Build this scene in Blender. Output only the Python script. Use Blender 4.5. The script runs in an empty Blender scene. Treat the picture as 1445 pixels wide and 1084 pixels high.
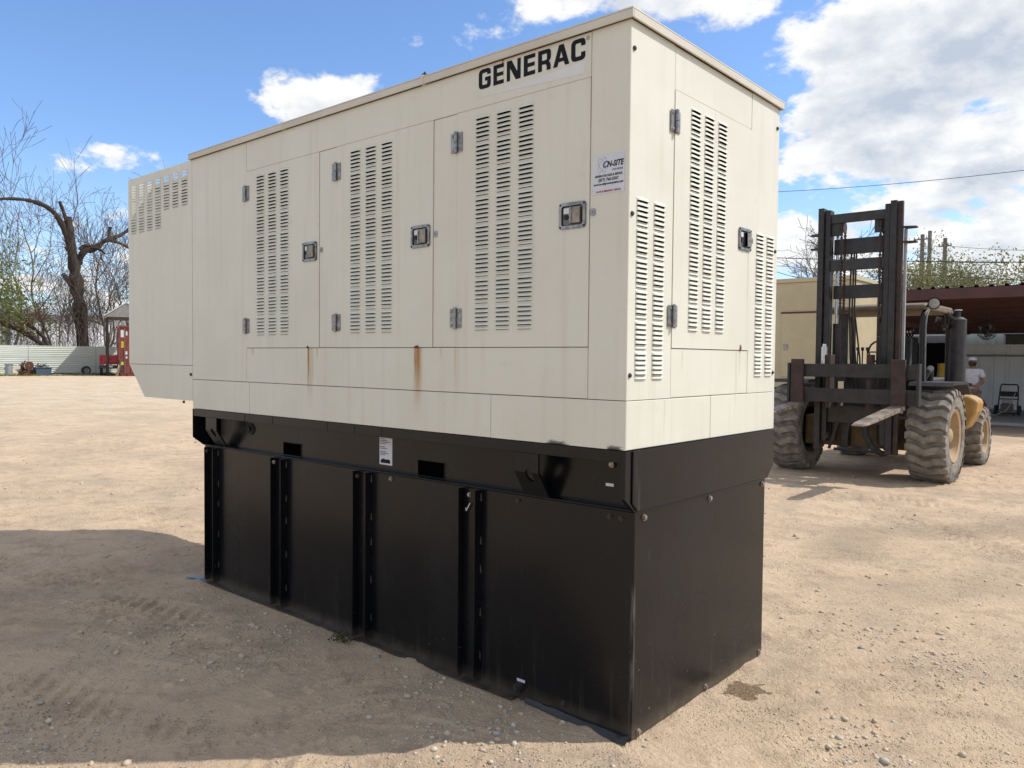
import bpy, bmesh, math, random
import numpy as np
from mathutils import Vector, Matrix
from mathutils.geometry import tessellate_polygon

R = math.radians
S = 0.83                      # metres per survey unit of the generator
SC = bpy.context.scene
COL = SC.collection

# ------------------------------------------------------------------ camera
CAM_P = Vector((2.1608*S, -3.375*S, 2.0*S))
YAW, PITCH, ROLL, FPX = 0.7136, -0.033, 0.0092, 1112.52
fw = Vector((-math.sin(YAW), math.cos(YAW), 0)); rt = Vector((math.cos(YAW), math.sin(YAW), 0)); up = Vector((0, 0, 1))
fw, up = fw*math.cos(PITCH)+up*math.sin(PITCH), up*math.cos(PITCH)-fw*math.sin(PITCH)
rt, up = rt*math.cos(ROLL)+up*math.sin(ROLL), up*math.cos(ROLL)-rt*math.sin(ROLL)
cd = bpy.data.cameras.new('camera'); cam = bpy.data.objects.new('camera', cd); COL.objects.link(cam)
cam.matrix_world = Matrix(((rt.x, up.x, -fw.x, CAM_P.x), (rt.y, up.y, -fw.y, CAM_P.y), (rt.z, up.z, -fw.z, CAM_P.z), (0, 0, 0, 1)))
cd.sensor_fit = 'HORIZONTAL'; cd.sensor_width = 36; cd.lens = 36*FPX/1445; cd.clip_start = 0.05; cd.clip_end = 6000
SC.camera = cam
SC.render.engine = 'CYCLES'; SC.cycles.max_bounces = 6; SC.cycles.diffuse_bounces = 3; SC.cycles.glossy_bounces = 3; SC.cycles.transparent_max_bounces = 6

def ray(u, v):
    return fw + rt*((u-722.5)/FPX) - up*((v-542)/FPX)
def onx(u, v, x):             # survey helper: point seen at (u, v) on the plane X = x
    d = ray(u, v); return CAM_P + d*((x-CAM_P.x)/d.x)
def ony(u, v, y):
    d = ray(u, v); return CAM_P + d*((y-CAM_P.y)/d.y)

# ------------------------------------------------------------------ light
SUN_AZ, SUN_EL = R(44.8), R(49)
sun_dir = Vector((math.cos(SUN_AZ)*math.cos(SUN_EL), math.sin(SUN_AZ)*math.cos(SUN_EL), math.sin(SUN_EL)))
sd = bpy.data.lights.new('sun', 'SUN'); sd.energy = 2.85; sd.angle = R(0.53); sd.color = (1.0, 0.965, 0.915)
so = bpy.data.objects.new('sun', sd); COL.objects.link(so)
so.rotation_euler = sun_dir.to_track_quat('Z', 'Y').to_euler()
SC.view_settings.view_transform = 'Standard'; SC.view_settings.look = 'None'
SC.view_settings.exposure = 0.6; SC.view_settings.gamma = 1.0; SC.view_settings.use_curve_mapping = False

class NT:
    """tiny node-graph helper"""
    def __init__(s, tree): s.t = tree; s.t.nodes.clear()
    def n(s, typ, **kw):
        nd = s.t.nodes.new(typ)
        for k, v in kw.items(): setattr(nd, k, v)
        return nd
    def put(s, sock, v):
        if v is None: return
        if isinstance(v, bpy.types.NodeSocket): s.t.links.new(v, sock)
        else: sock.default_value = v
    def m(s, op, a, b=None, c=None, clamp=False):
        nd = s.n('ShaderNodeMath', operation=op, use_clamp=clamp)
        for i, v in enumerate((a, b, c)): s.put(nd.inputs[i], v)
        return nd.outputs[0]
    def vm(s, op, a, b=None):
        nd = s.n('ShaderNodeVectorMath', operation=op); s.put(nd.inputs[0], a); s.put(nd.inputs[1], b)
        return nd.outputs['Value' if op in ('DOT_PRODUCT', 'LENGTH', 'DISTANCE') else 'Vector']
    def mix(s, f, a, b):
        nd = s.n('ShaderNodeMix', data_type='RGBA')
        for i, v in ((0, f), (6, a), (7, b)):
            if isinstance(v, tuple) and len(v) == 3: v = (*v, 1)
            s.put(nd.inputs[i], v)
        return nd.outputs[2]
    def ss(s, x, a, b):       # smoothstep
        nd = s.n('ShaderNodeMapRange', interpolation_type='SMOOTHSTEP')
        s.put(nd.inputs[0], x); s.put(nd.inputs[1], a); s.put(nd.inputs[2], b); return nd.outputs[0]
    def noise(s, vec, scale, detail=4, rough=0.55, dist=0.0):
        nd = s.n('ShaderNodeTexNoise'); s.put(nd.inputs['Vector'], vec)
        nd.inputs['Scale'].default_value = scale; nd.inputs['Detail'].default_value = detail
        nd.inputs['Roughness'].default_value = rough; nd.inputs['Distortion'].default_value = dist
        return nd.outputs[0]
    def scale(s, vec, xyz):
        return s.vm('MULTIPLY', vec, xyz)
    def sep(s, vec):
        nd = s.n('ShaderNodeSeparateXYZ'); s.put(nd.inputs[0], vec); return nd.outputs

# ---- sky: Nishita with a procedural cloud layer keyed on direction
wd = bpy.data.worlds.new('World'); wd.cycles.sampling_method = 'MANUAL'; wd.cycles.sample_map_resolution = 256; SC.world = wd; wd.use_nodes = True
w = NT(wd.node_tree)
sky = w.n('ShaderNodeTexSky', sky_type='NISHITA', sun_disc=False)
sky.sun_elevation = SUN_EL; sky.sun_rotation = math.pi/2-SUN_AZ; sky.altitude = 0; sky.air_density = 1.0; sky.dust_density = 0.6; sky.ozone_density = 2.2
D = w.n('ShaderNodeTexCoord').outputs['Generated']
D = w.vm('NORMALIZE', D)
dz = w.m('MAXIMUM', w.sep(D)[2], 0.0)
inv = w.m('DIVIDE', 1.0, w.m('ADD', dz, 0.42))
pl = w.n('ShaderNodeVectorMath', operation='SCALE'); w.put(pl.inputs[0], D); w.put(pl.inputs['Scale'], inv)
PL = pl.outputs[0]
def cloud_noise(vec):
    return w.m('ADD', w.m('MULTIPLY', w.m('SUBTRACT', w.noise(vec, 4.4, 3, 0.5, 0.1), 0.5), 2.1), w.m('MULTIPLY', w.m('SUBTRACT', w.noise(vec, 11.0, 7, 0.62, 0.1), 0.5), 1.75))
dens = cloud_noise(PL)
dens2 = cloud_noise(w.vm('ADD', w.scale(PL, (0.955, 0.955, 1.03)), (sun_dir.x*0.03, sun_dir.y*0.03, 0.0)))
blobs = [  # u, v, ru, rv, weight : cumulus seen in this part of the sky
 (1190, 40, 180, 55, .34), (1380, 60, 150, 60, .30), (1400, 190, 140, 62, .34), (1220, 185, 150, 62, .46), (1390, 300, 120, 36, .26), (1170, 325, 90, 26, .30), (1330, 355, 170, 26, .20),
 (440, 140, 82, 40, .80), (205, 224, 90, 20, .56), (-12, 118, 50, 44, .66), (850, 6, 75, 28, .72), (70, 400, 220, 60, .22)]
holes = [(480, 90, 470, 240, -.70), (-100, 100, 300, 170, -.46), (1070, 125, 60, 40, -.45), (1140, 285, 70, 16, -.30)]
acc = w.m('ADD', dens, 0.20)
for (u, v, ru, rv, wt) in blobs+holes:
    c = ray(u, v).normalized(); t = c.cross(Vector((0, 0, 1))).normalized(); nn = t.cross(c)
    a = w.vm('DOT_PRODUCT', D, tuple(t*(FPX/ru))); b = w.vm('DOT_PRODUCT', D, tuple(nn*(FPX/rv)))
    q = w.m('ADD', w.m('MULTIPLY', a, a), w.m('MULTIPLY', b, b))
    g = w.m('POWER', 2.718, w.m('MULTIPLY', q, -0.7))
    front = w.m('GREATER_THAN', w.vm('DOT_PRODUCT', D, tuple(c)), 0.2)
    acc = w.m('MULTIPLY_ADD', w.m('MULTIPLY', g, front), wt, acc)
cover = w.ss(acc, 0.0, 0.30)
thick = w.ss(acc, 0.20, 0.90)
lit = w.m('ADD', w.m('MULTIPLY', w.m('SUBTRACT', dens, dens2), 1.25), w.m('SUBTRACT', 0.95, w.m('MULTIPLY', thick, 0.78)), clamp=True)
skyc = w.vm('MULTIPLY', sky.outputs[0], (0.68, 0.79, 0.94))
haze = w.m('MULTIPLY', w.m('SUBTRACT', 1, w.ss(dz, 0.0, 0.25)), 0.30)
skyc = w.mix(haze, skyc, (4.3, 5.0, 5.9))
cloud = w.mix(lit, (2.55, 2.85, 3.25), (4.75, 4.7, 4.6))
cl = w.mix(w.m('MULTIPLY', cover, 0.95), skyc, cloud)
bg = w.n('ShaderNodeBackground'); w.put(bg.inputs[0], cl); bg.inputs[1].default_value = 0.145
w.t.links.new(bg.outputs[0], w.n('ShaderNodeOutputWorld').inputs[0])

# ------------------------------------------------------------------ materials
def bsdf(nt, color, rough=0.5, metal=0.0, normal=None, spec=None, trans=0.0):
    b = nt.n('ShaderNodeBsdfPrincipled')
    if isinstance(color, tuple) and len(color) == 3: color = (*color, 1)
    nt.put(b.inputs['Base Color'], color); nt.put(b.inputs['Roughness'], rough); nt.put(b.inputs['Metallic'], metal)
    if normal is not None: nt.put(b.inputs['Normal'], normal)
    if spec is not None: nt.put(b.inputs['Specular IOR Level'], spec)
    if trans: b.inputs['Transmission Weight'].default_value = trans
    nt.t.links.new(b.outputs[0], nt.n('ShaderNodeOutputMaterial').inputs[0])
    return b
def bump(nt, h, strength=0.3, dist=0.01):
    b = nt.n('ShaderNodeBump'); nt.put(b.inputs['Height'], h); b.inputs['Strength'].default_value = strength; b.inputs['Distance'].default_value = dist
    return b.outputs[0]
MATS = {}
def mat(name, c1, c2=None, rough=0.6, metal=0.0, scale=6.0, bstr=0.0, bdist=0.005, rv=0.12, detail=5, stretch=None, spec=None):
    if name in MATS: return MATS[name]
    m_ = bpy.data.materials.new(name); m_.use_nodes = True; nt = NT(m_.node_tree)
    pos = nt.n('ShaderNodeNewGeometry').outputs['Position']
    if stretch: pos = nt.scale(pos, stretch)
    nz = nt.noise(pos, scale, detail, 0.6)
    f = nt.ss(nz, 0.32, 0.68)
    col = nt.mix(f, c1, c2 or tuple(x*0.8 for x in c1))
    rg = nt.m('ADD', rough-rv/2, nt.m('MULTIPLY', nt.noise(pos, scale*2.3, 4), rv))
    nm = bump(nt, nt.noise(pos, scale*5, 5, 0.65), bstr, bdist) if bstr else None
    bsdf(nt, col, rg, metal, nm, spec)
    MATS[name] = m_; return m_

def cream_material(stained):
    m_ = bpy.data.materials.new('cream_paint_stained' if stained else 'cream_paint'); m_.use_nodes = True; nt = NT(m_.node_tree)
    pos = nt.n('ShaderNodeNewGeometry').outputs['Position']
    P = nt.n('ShaderNodeVectorMath', operation='SCALE'); nt.put(P.inputs[0], pos); P.inputs['Scale'].default_value = 1/S
    P = P.outputs[0]; x, y, z = nt.sep(P)
    base = nt.mix(nt.ss(nt.noise(P, 1.3, 5), 0.35, 0.7), (0.660, 0.648, 0.550), (0.625, 0.606, 0.508))
    vs = nt.noise(nt.scale(P, (14, 14, 0.7)), 1.0, 4)
    base = nt.mix(nt.m('MULTIPLY', nt.ss(vs, 0.5, 0.75), 0.42), base, (0.55, 0.52, 0.43))
    grime = nt.m('MULTIPLY', nt.ss(nt.noise(P, 9, 6, 0.7), 0.58, 0.78), 0.22)
    base = nt.mix(grime, base, (0.40, 0.36, 0.29))
    # splash-dirt on the lower sheets
    low = nt.m('MULTIPLY', nt.m('SUBTRACT', 1, nt.ss(z, 1.5, 1.95)), nt.ss(nt.noise(nt.scale(P, (5, 5, 2)), 1, 5), 0.4, 0.75))
    base = nt.mix(nt.m('MULTIPLY', low, 0.3), base, (0.60, 0.54, 0.42))
    if not stained:
        bsdf(nt, base, nt.m('ADD', 0.38, nt.m('MULTIPLY', nt.noise(P, 6, 3), 0.2)), 0, bump(nt, nt.noise(P, 1.8, 2, 0.4), 0.30, 0.045), 0.4)
        return m_
    nx = nt.m('MULTIPLY', nt.m('SUBTRACT', nt.noise(nt.scale(P, (3, 3, 4)), 1.5, 3), 0.5), 0.02)
    front = nt.m('LESS_THAN', y, 0.02); side = nt.m('GREATER_THAN', x, -0.02)
    def streak(cx, zt, zb, wd_, col, strength, ax='x'):
        nonlocal base
        co = nt.m('ADD', x if ax == 'x' else y, nx)
        d = nt.m('ABSOLUTE', nt.m('SUBTRACT', co, cx))
        h = nt.m('SUBTRACT', 1, nt.ss(d, wd_*0.25, wd_))
        v = nt.m('MULTIPLY', nt.ss(z, zb, zb+(zt-zb)*0.8), nt.m('LESS_THAN', z, zt))
        k = nt.m('MULTIPLY', nt.m('MULTIPLY', h, v), nt.m('ADD', 0.55, nt.m('MULTIPLY', nt.noise(nt.scale(P, (40, 40, 6)), 1, 3), 0.9)), clamp=True)
        k = nt.m('MULTIPLY', nt.m('MULTIPLY', k, front if ax == 'x' else side), strength, clamp=True)
        base = nt.mix(k, base, col)
    orange = (0.30, 0.085, 0.018); ochre = (0.42, 0.24, 0.07)
    streak(-2.729, 2.085, 1.70, 0.016, orange, 1.0); streak(-2.70, 2.06, 1.55, 0.05, ochre, 0.4)
    streak(-1.548, 2.085, 1.72, 0.026, orange, 1.0); streak(-1.55, 2.06, 1.53, 0.055, ochre, 0.55); streak(-1.575, 2.06, 1.80, 0.012, orange, 0.7)
    streak(-1.219, 2.20, 1.80, 0.008, ochre, 0.55); streak(-1.20, 2.06, 1.55, 0.03, ochre, 0.10)
    streak(-3.48, 2.06, 1.98, 0.03, ochre, 0.45); streak(-2.62, 2.06, 1.95, 0.02, ochre, 0.35); streak(-2.38, 2.2, 2.02, 0.01, ochre, 0.5); streak(-1.34, 2.06, 1.97, 0.016, ochre, 0.3)
    streak(-0.853, 3.70, 3.635, 0.010, orange, 1.0); streak(-0.845, 3.66, 3.52, 0.008, ochre, 0.35)
    streak(1.30, 2.095, 2.03, 0.022, orange, 1.0, 'y'); streak(1.30, 2.05, 1.83, 0.018, ochre, 0.25, 'y'); streak(1.39, 2.68, 2.1, 0.012, ochre, 0.35, 'y'); streak(0.57, 2.05, 1.90, 0.012, ochre, 0.3, 'y')
    streak(1.25, 2.05, 1.55, 0.02, (0.42, 0.38, 0.30), 0.35, 'y'); streak(0.38, 1.78, 1.5, 0.015, (0.42, 0.38, 0.30), 0.3, 'y')
    # black overspray at the foot of the front sheet
    for cx, hw in ((-0.44, 0.13), (-0.07, 0.09)):
        d = nt.m('SUBTRACT', 1, nt.ss(nt.m('ABSOLUTE', nt.m('SUBTRACT', x, cx)), hw*0.2, hw))
        zz = nt.m('SUBTRACT', 1, nt.ss(z, 1.535, 1.58))
        nz = nt.ss(nt.m('ADD', nt.noise(nt.scale(P, (10, 10, 120)), 1, 4), nt.m('MULTIPLY', nt.m('MULTIPLY', d, zz), 0.42)), 0.70, 0.78)
        base = nt.mix(nt.m('MULTIPLY', nt.m('MULTIPLY', nz, front), nt.m('MULTIPLY', d, zz), clamp=True), base, (0.02, 0.02, 0.02))
    bsdf(nt, base, nt.m('ADD', 0.38, nt.m('MULTIPLY', nt.noise(P, 6, 4), 0.2)), 0, bump(nt, nt.noise(P, 1.8, 2, 0.4), 0.30, 0.045), 0.4)
    return m_

def black_material():
    m_ = bpy.data.materials.new('black_paint'); m_.use_nodes = True; nt = NT(m_.node_tree)
    pos = nt.n('ShaderNodeNewGeometry').outputs['Position']; x, y, z = nt.sep(pos)
    dust = nt.ss(nt.noise(nt.scale(pos, (2.2, 2.2, 0.9)), 1.0, 5, 0.6), 0.40, 0.80)
    col = nt.mix(nt.m('MULTIPLY', dust, 0.40), (0.0048, 0.0056, 0.0072), (0.0135, 0.0150, 0.0172))
    scr = nt.m('MULTIPLY', nt.ss(nt.noise(nt.scale(pos, (60, 60, 7)), 1.0, 3), 0.70, 0.77), 0.30)
    col = nt.mix(scr, col, (0.075, 0.075, 0.075))
    spk = nt.m('MULTIPLY', nt.ss(nt.noise(pos, 55, 2), 0.73, 0.77), nt.m('SUBTRACT', 1, nt.ss(z, 0.1, 0.7)))
    col = nt.mix(nt.m('MULTIPLY', spk, 0.6), col, (0.28, 0.25, 0.20))
    ed = nt.m('MAXIMUM', nt.m('ABSOLUTE', nt.m('ADD', x, 0.0075)), nt.m('ABSOLUTE', nt.m('SUBTRACT', y, 0.0913)))
    wear = nt.m('MULTIPLY', nt.m('SUBTRACT', 1, nt.ss(ed, 0.004, 0.022)), nt.ss(nt.noise(nt.scale(pos, (30, 30, 5)), 1, 4), 0.42, 0.68))
    col = nt.mix(nt.m('MULTIPLY', wear, 0.6), col, (0.16, 0.155, 0.15))
    runs = nt.m('MULTIPLY', nt.ss(nt.noise(nt.scale(pos, (38, 38, 1.6)), 1.0, 4), 0.56, 0.78), nt.m('SUBTRACT', 1, nt.ss(nt.m('ADD', z, nt.m('MULTIPLY', nt.noise(pos, 5, 3), 0.5)), 0.25, 0.75)))
    col = nt.mix(nt.m('MULTIPLY', runs, 0.30), col, (0.080, 0.072, 0.062))
    foot = nt.m('MULTIPLY', nt.m('SUBTRACT', 1, nt.ss(z, 0.0, 0.10)), nt.noise(pos, 14, 4))
    col = nt.mix(foot, col, (0.12, 0.095, 0.07))
    bsdf(nt, col, nt.m('ADD', 0.22, nt.m('MULTIPLY', dust, 0.12)), 0, bump(nt, nt.noise(pos, 2.6, 2, 0.45), 0.09, 0.02), 0.30)
    MATS['black'] = m_; return m_

def ground_material():
    m_ = bpy.data.materials.new('sandy_gravel_ground'); m_.use_nodes = True; nt = NT(m_.node_tree)
    pos = nt.n('ShaderNodeNewGeometry').outputs['Position']; x, y, z = nt.sep(pos)
    big = nt.noise(pos, 0.55, 6, 0.6); mid = nt.noise(pos, 4.0, 6, 0.65); fin = nt.noise(pos, 42, 6, 0.7)
    col = nt.mix(nt.ss(big, 0.35, 0.68), (0.63, 0.474, 0.318), (0.500, 0.372, 0.256))
    col = nt.mix(nt.m('MULTIPLY', nt.ss(mid, 0.44, 0.70), 0.65), col, (0.38, 0.275, 0.195))
    grp = nt.m('MULTIPLY', nt.ss(nt.noise(pos, 1.15, 6, 0.68), 0.50, 0.66), 0.50)
    col = nt.mix(grp, col, (0.385, 0.310, 0.235))
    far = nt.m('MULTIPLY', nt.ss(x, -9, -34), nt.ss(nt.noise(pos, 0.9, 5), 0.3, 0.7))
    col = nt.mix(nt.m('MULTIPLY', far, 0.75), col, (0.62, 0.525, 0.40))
    vor = nt.n('ShaderNodeTexVoronoi'); nt.put(vor.inputs['Vector'], pos); vor.inputs['Scale'].default_value = 70
    peb = nt.m('SUBTRACT', 1, nt.ss(vor.outputs['Distance'], 0.15, 0.42))
    peb = nt.m('MULTIPLY', nt.m('MULTIPLY', peb, nt.ss(nt.sep(vor.outputs['Color'])[1], 0.55, 0.75)), nt.ss(nt.noise(pos, 1.6, 5, 0.6), 0.40, 0.62))
    pc = nt.mix(nt.sep(vor.outputs['Color'])[0], (0.34, 0.28, 0.22), (0.66, 0.59, 0.48))
    col = nt.mix(nt.m('MULTIPLY', peb, 0.55), col, pc)
    col = nt.mix(nt.m('MULTIPLY', nt.ss(fin, 0.56, 0.75), 0.45), col, (0.25, 0.19, 0.135))
    col = nt.mix(nt.m('MULTIPLY', nt.ss(fin, 0.46, 0.28), 0.35), col, (0.68, 0.57, 0.44))
    fi2 = nt.noise(pos, 130, 3, 0.6)
    col = nt.mix(nt.m('MULTIPLY', nt.ss(fi2, 0.60, 0.70), 0.55), col, (0.20, 0.145, 0.10))
    col = nt.mix(nt.m('MULTIPLY', nt.ss(fi2, 0.38, 0.28), 0.5), col, (0.72, 0.62, 0.49))
    # dark gravel apron by the shed
    ap = nt.m('MULTIPLY', nt.ss(nt.m('ADD', y, nt.m('MULTIPLY', mid, 1.5)), 18.2, 20.2), nt.ss(x, -9, -6))
    col = nt.mix(nt.m('MULTIPLY', ap, 0.75), col, (0.20, 0.16, 0.125))
    # painted shadow swath across the yard on the right; damp puddle mark by the tank
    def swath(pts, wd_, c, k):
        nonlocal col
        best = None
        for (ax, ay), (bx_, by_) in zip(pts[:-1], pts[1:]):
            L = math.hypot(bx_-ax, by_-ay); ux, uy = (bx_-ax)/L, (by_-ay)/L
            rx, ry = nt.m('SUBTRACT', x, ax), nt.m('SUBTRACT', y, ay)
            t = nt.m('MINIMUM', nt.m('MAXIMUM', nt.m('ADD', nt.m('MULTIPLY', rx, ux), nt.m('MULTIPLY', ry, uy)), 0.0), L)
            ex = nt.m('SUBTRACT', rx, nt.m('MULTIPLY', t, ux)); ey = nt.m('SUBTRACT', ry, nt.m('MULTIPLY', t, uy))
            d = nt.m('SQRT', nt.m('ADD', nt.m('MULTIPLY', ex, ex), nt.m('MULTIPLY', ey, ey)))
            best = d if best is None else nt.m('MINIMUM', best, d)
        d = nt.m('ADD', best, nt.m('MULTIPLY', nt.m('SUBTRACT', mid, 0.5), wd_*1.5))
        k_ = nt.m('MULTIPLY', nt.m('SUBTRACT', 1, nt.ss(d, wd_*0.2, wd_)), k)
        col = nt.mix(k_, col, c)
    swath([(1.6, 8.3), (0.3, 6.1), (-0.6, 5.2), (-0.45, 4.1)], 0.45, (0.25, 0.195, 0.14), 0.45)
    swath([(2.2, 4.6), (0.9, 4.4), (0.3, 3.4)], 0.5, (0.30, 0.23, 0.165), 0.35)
    d = nt.vm('DISTANCE', nt.scale(pos, (1.0, 0.8, 1.0)), (0.13, 0.93*0.8, 0.0))
    pud = nt.m('SUBTRACT', 1, nt.ss(nt.m('ADD', d, nt.m('MULTIPLY', nt.m('SUBTRACT', nt.noise(pos, 11, 4), 0.5), 0.36)), 0.085, 0.105))
    col = nt.mix(nt.m('MULTIPLY', pud, 0.8), col, (0.165, 0.105, 0.055))
    rg = nt.m('SUBTRACT', 0.95, nt.m('MULTIPLY', pud, 0.35))
    hgt = nt.m('ADD', nt.m('ADD', nt.m('MULTIPLY', fin, 0.7), nt.m('MULTIPLY', nt.m('ADD', peb, nt.m('MULTIPLY', fi2, -0.4)), 0.8)), nt.m('MULTIPLY', nt.noise(pos, 20, 6, 0.72), 0.7))
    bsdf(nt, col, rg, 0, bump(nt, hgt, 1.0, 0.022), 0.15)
    return m_

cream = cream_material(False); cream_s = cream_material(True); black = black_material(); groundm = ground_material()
dark = mat('dark_interior', (0.010, 0.010, 0.010), rough=0.9, spec=0.05)
zinc = mat('zinc_plate', (0.36, 0.355, 0.35), (0.20, 0.195, 0.19), rough=0.42, metal=0.9, scale=45)
zinc_d = mat('zinc_tray', (0.24, 0.23, 0.215), (0.12, 0.115, 0.11), rough=0.5, metal=0.7, scale=60)
brass = mat('tarnished_plate', (0.36, 0.31, 0.25), (0.22, 0.18, 0.14), rough=0.45, metal=0.8, scale=40)
gasket = mat('gasket', (0.02, 0.02, 0.02), rough=0.8)
ink = mat('black_vinyl', (0.006, 0.0065, 0.009), rough=0.6, spec=0.2)
grey_vinyl = mat('pale_grey_vinyl', (0.66, 0.66, 0.64), (0.62, 0.62, 0.60), rough=0.45)
white_vinyl = mat('white_vinyl', (0.60, 0.62, 0.65), (0.56, 0.58, 0.61), rough=0.4)
blue_ink = mat('blue_ink', (0.03, 0.09, 0.25), rough=0.5); red_ink = mat('red_ink', (0.40, 0.02, 0.05), rough=0.5)
rustm = mat('rust', (0.16, 0.05, 0.018), (0.06, 0.022, 0.012), rough=0.85, scale=30, bstr=0.4)
bolt_m = mat('bolt_steel', (0.45, 0.42, 0.38), (0.22, 0.15, 0.10), rough=0.5, metal=0.8, scale=60)
rubber = mat('dusty_rubber', (0.27, 0.238, 0.196), (0.135, 0.118, 0.099), rough=0.88, scale=9, bstr=0.35, bdist=0.006)
rubber_d = mat('dark_rubber', (0.045, 0.042, 0.040), (0.020, 0.020, 0.020), rough=0.85, scale=9, bstr=0.2)
yellow = mat('faded_yellow_paint', (0.46, 0.27, 0.075), (0.36, 0.20, 0.055), rough=0.55, scale=5, bstr=0.1)
tan = mat('dusty_tan_paint', (0.42, 0.30, 0.17), (0.33, 0.22, 0.12), rough=0.65, scale=7)
steel_d = mat('dark_worn_steel', (0.019, 0.0185, 0.019), (0.036, 0.031, 0.028), rough=0.5, scale=11, bstr=0.15, metal=0.2)
steel_b = mat('black_steel', (0.016, 0.016, 0.018), (0.034, 0.030, 0.028), rough=0.5, scale=9)
steel_r = mat('rusty_brown_steel', (0.060, 0.031, 0.022), (0.028, 0.019, 0.016), rough=0.7, scale=10, bstr=0.2)
chrome = mat('bare_steel', (0.55, 0.56, 0.58), (0.42, 0.42, 0.42), rough=0.25, metal=1.0, scale=20)
fork_m = mat('worn_fork_steel', (0.34, 0.28, 0.21), (0.12, 0.09, 0.075), rough=0.55, scale=9, metal=0.25)

# ------------------------------------------------------------------ mesh helpers
class MB:
    def __init__(s): s.v = []; s.f = []; s.m = []
    def add(s, vs, fs, mi=0):
        o = len(s.v); s.v += [tuple(p) for p in vs]; s.f += [tuple(i+o for i in f) for f in fs]; s.m += [mi]*len(fs); return s
    def box(s, x0, x1, y0, y1, z0, z1, mi=0, M=None):
        vs = [Vector((x, y, z)) for x in (x0, x1) for y in (y0, y1) for z in (z0, z1)]
        if M: vs = [M @ p for p in vs]
        return s.add(vs, [(0, 1, 3, 2), (4, 6, 7, 5), (0, 4, 5, 1), (2, 3, 7, 6), (0, 2, 6, 4), (1, 5, 7, 3)], mi)
    def prism(s, poly, a0, a1, axis, mi=0):
        """poly: 2D list, extruded along axis ('x': (y,z) poly, 'y': (x,z), 'z': (x,y))"""
        def p3(p, a): return {'x': (a, p[0], p[1]), 'y': (p[0], a, p[1]), 'z': (p[0], p[1], a)}[axis]
        n = len(poly); vs = [p3(p, a0) for p in poly]+[p3(p, a1) for p in poly]
        fs = [(i, (i+1) % n, n+(i+1) % n, n+i) for i in range(n)]
        tri = tessellate_polygon([[Vector((p[0], p[1], 0)) for p in poly]])
        fs += [tuple(t) for t in tri]+[tuple(n+i for i in reversed(t)) for t in tri]
        return s.add(vs, fs, mi)
    def tube(s, pts, rad, n=8, mi=0, cap=True):
        pts = [Vector(p) for p in pts]; k = len(pts)
        if not hasattr(rad, '__len__'): rad = [rad]*k
        vs = []; ref = None
        for i in range(k):
            t = (pts[min(i+1, k-1)]-pts[max(i-1, 0)])
            t = t.normalized() if t.length > 1e-9 else Vector((0, 0, 1))
            if ref is None or abs(ref.dot(t)) > 0.98: ref = Vector((0, 0, 1)) if abs(t.z) < 0.9 else Vector((1, 0, 0))
            a = t.cross(ref).normalized(); b = a.cross(t); ref = b
            for j in range(n):
                th = 2*math.pi*j/n; vs.append(pts[i]+(a*math.cos(th)+b*math.sin(th))*rad[i])
        fs = [(i*n+j, i*n+(j+1) % n, (i+1)*n+(j+1) % n, (i+1)*n+j) for i in range(k-1) for j in range(n)]
        if cap: fs += [tuple(reversed(range(n))), tuple(range((k-1)*n, k*n))]
        return s.add(vs, fs, mi)
    def lathe(s, prof, c, axis='x', n=32, mi=0, closed=False):
        """prof: list of (axial, radius)"""
        vs = []
        for a, r in prof:
            for j in range(n):
                th = 2*math.pi*j/n; p, q = r*math.cos(th), r*math.sin(th)
                vs.append({'x': (c[0]+a, c[1]+p, c[2]+q), 'y': (c[0]+p, c[1]+a, c[2]+q), 'z': (c[0]+p, c[1]+q, c[2]+a)}[axis])
        k = len(prof); fs = []
        for i in range(k if closed else k-1):
            i2 = (i+1) % k
            fs += [(i*n+j, i*n+(j+1) % n, i2*n+(j+1) % n, i2*n+j) for j in range(n)]
        return s.add(vs, fs, mi)
    def build(s, name, mats, parent=None, smooth=False, bevel=0.0, seg=2, auto=True):
        me = bpy.data.meshes.new(name); me.from_pydata(s.v, [], s.f)
        if not isinstance(mats, (list, tuple)): mats = [mats]
        for q in mats: me.materials.append(q)
        if len(mats) > 1: me.polygons.foreach_set('material_index', s.m)
        bm = bmesh.new(); bm.from_mesh(me); bmesh.ops.recalc_face_normals(bm, faces=bm.faces); bm.to_mesh(me); bm.free()
        if smooth:
            me.polygons.foreach_set('use_smooth', [True]*len(me.polygons))
            me.set_sharp_from_angle(angle=R(38))
        me.update()
        o = bpy.data.objects.new(name, me); COL.objects.link(o)
        if parent: o.parent = parent
        if bevel:
            b = o.modifiers.new('bevel', 'BEVEL'); b.width = bevel; b.segments = seg; b.limit_method = 'ANGLE'; b.angle_limit = R(40)
        return o
def tag(o, label=None, cat=None, group=None, kind=None):
    for k, v in (('label', label), ('category', cat), ('group', group), ('kind', kind)):
        if v: o[k] = v
    return o
def thing(name, loc, label, cat, group=None):
    o = bpy.data.objects.new(name, None); COL.objects.link(o); o.location = loc; o.empty_display_size = 0.2
    return tag(o, label, cat, group)
def rel(o, root):            # parent keeping the world placement of geometry written in world coordinates
    o.parent = root; o.matrix_parent_inverse = Matrix.Translation(root.location).inverted(); return o

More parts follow.
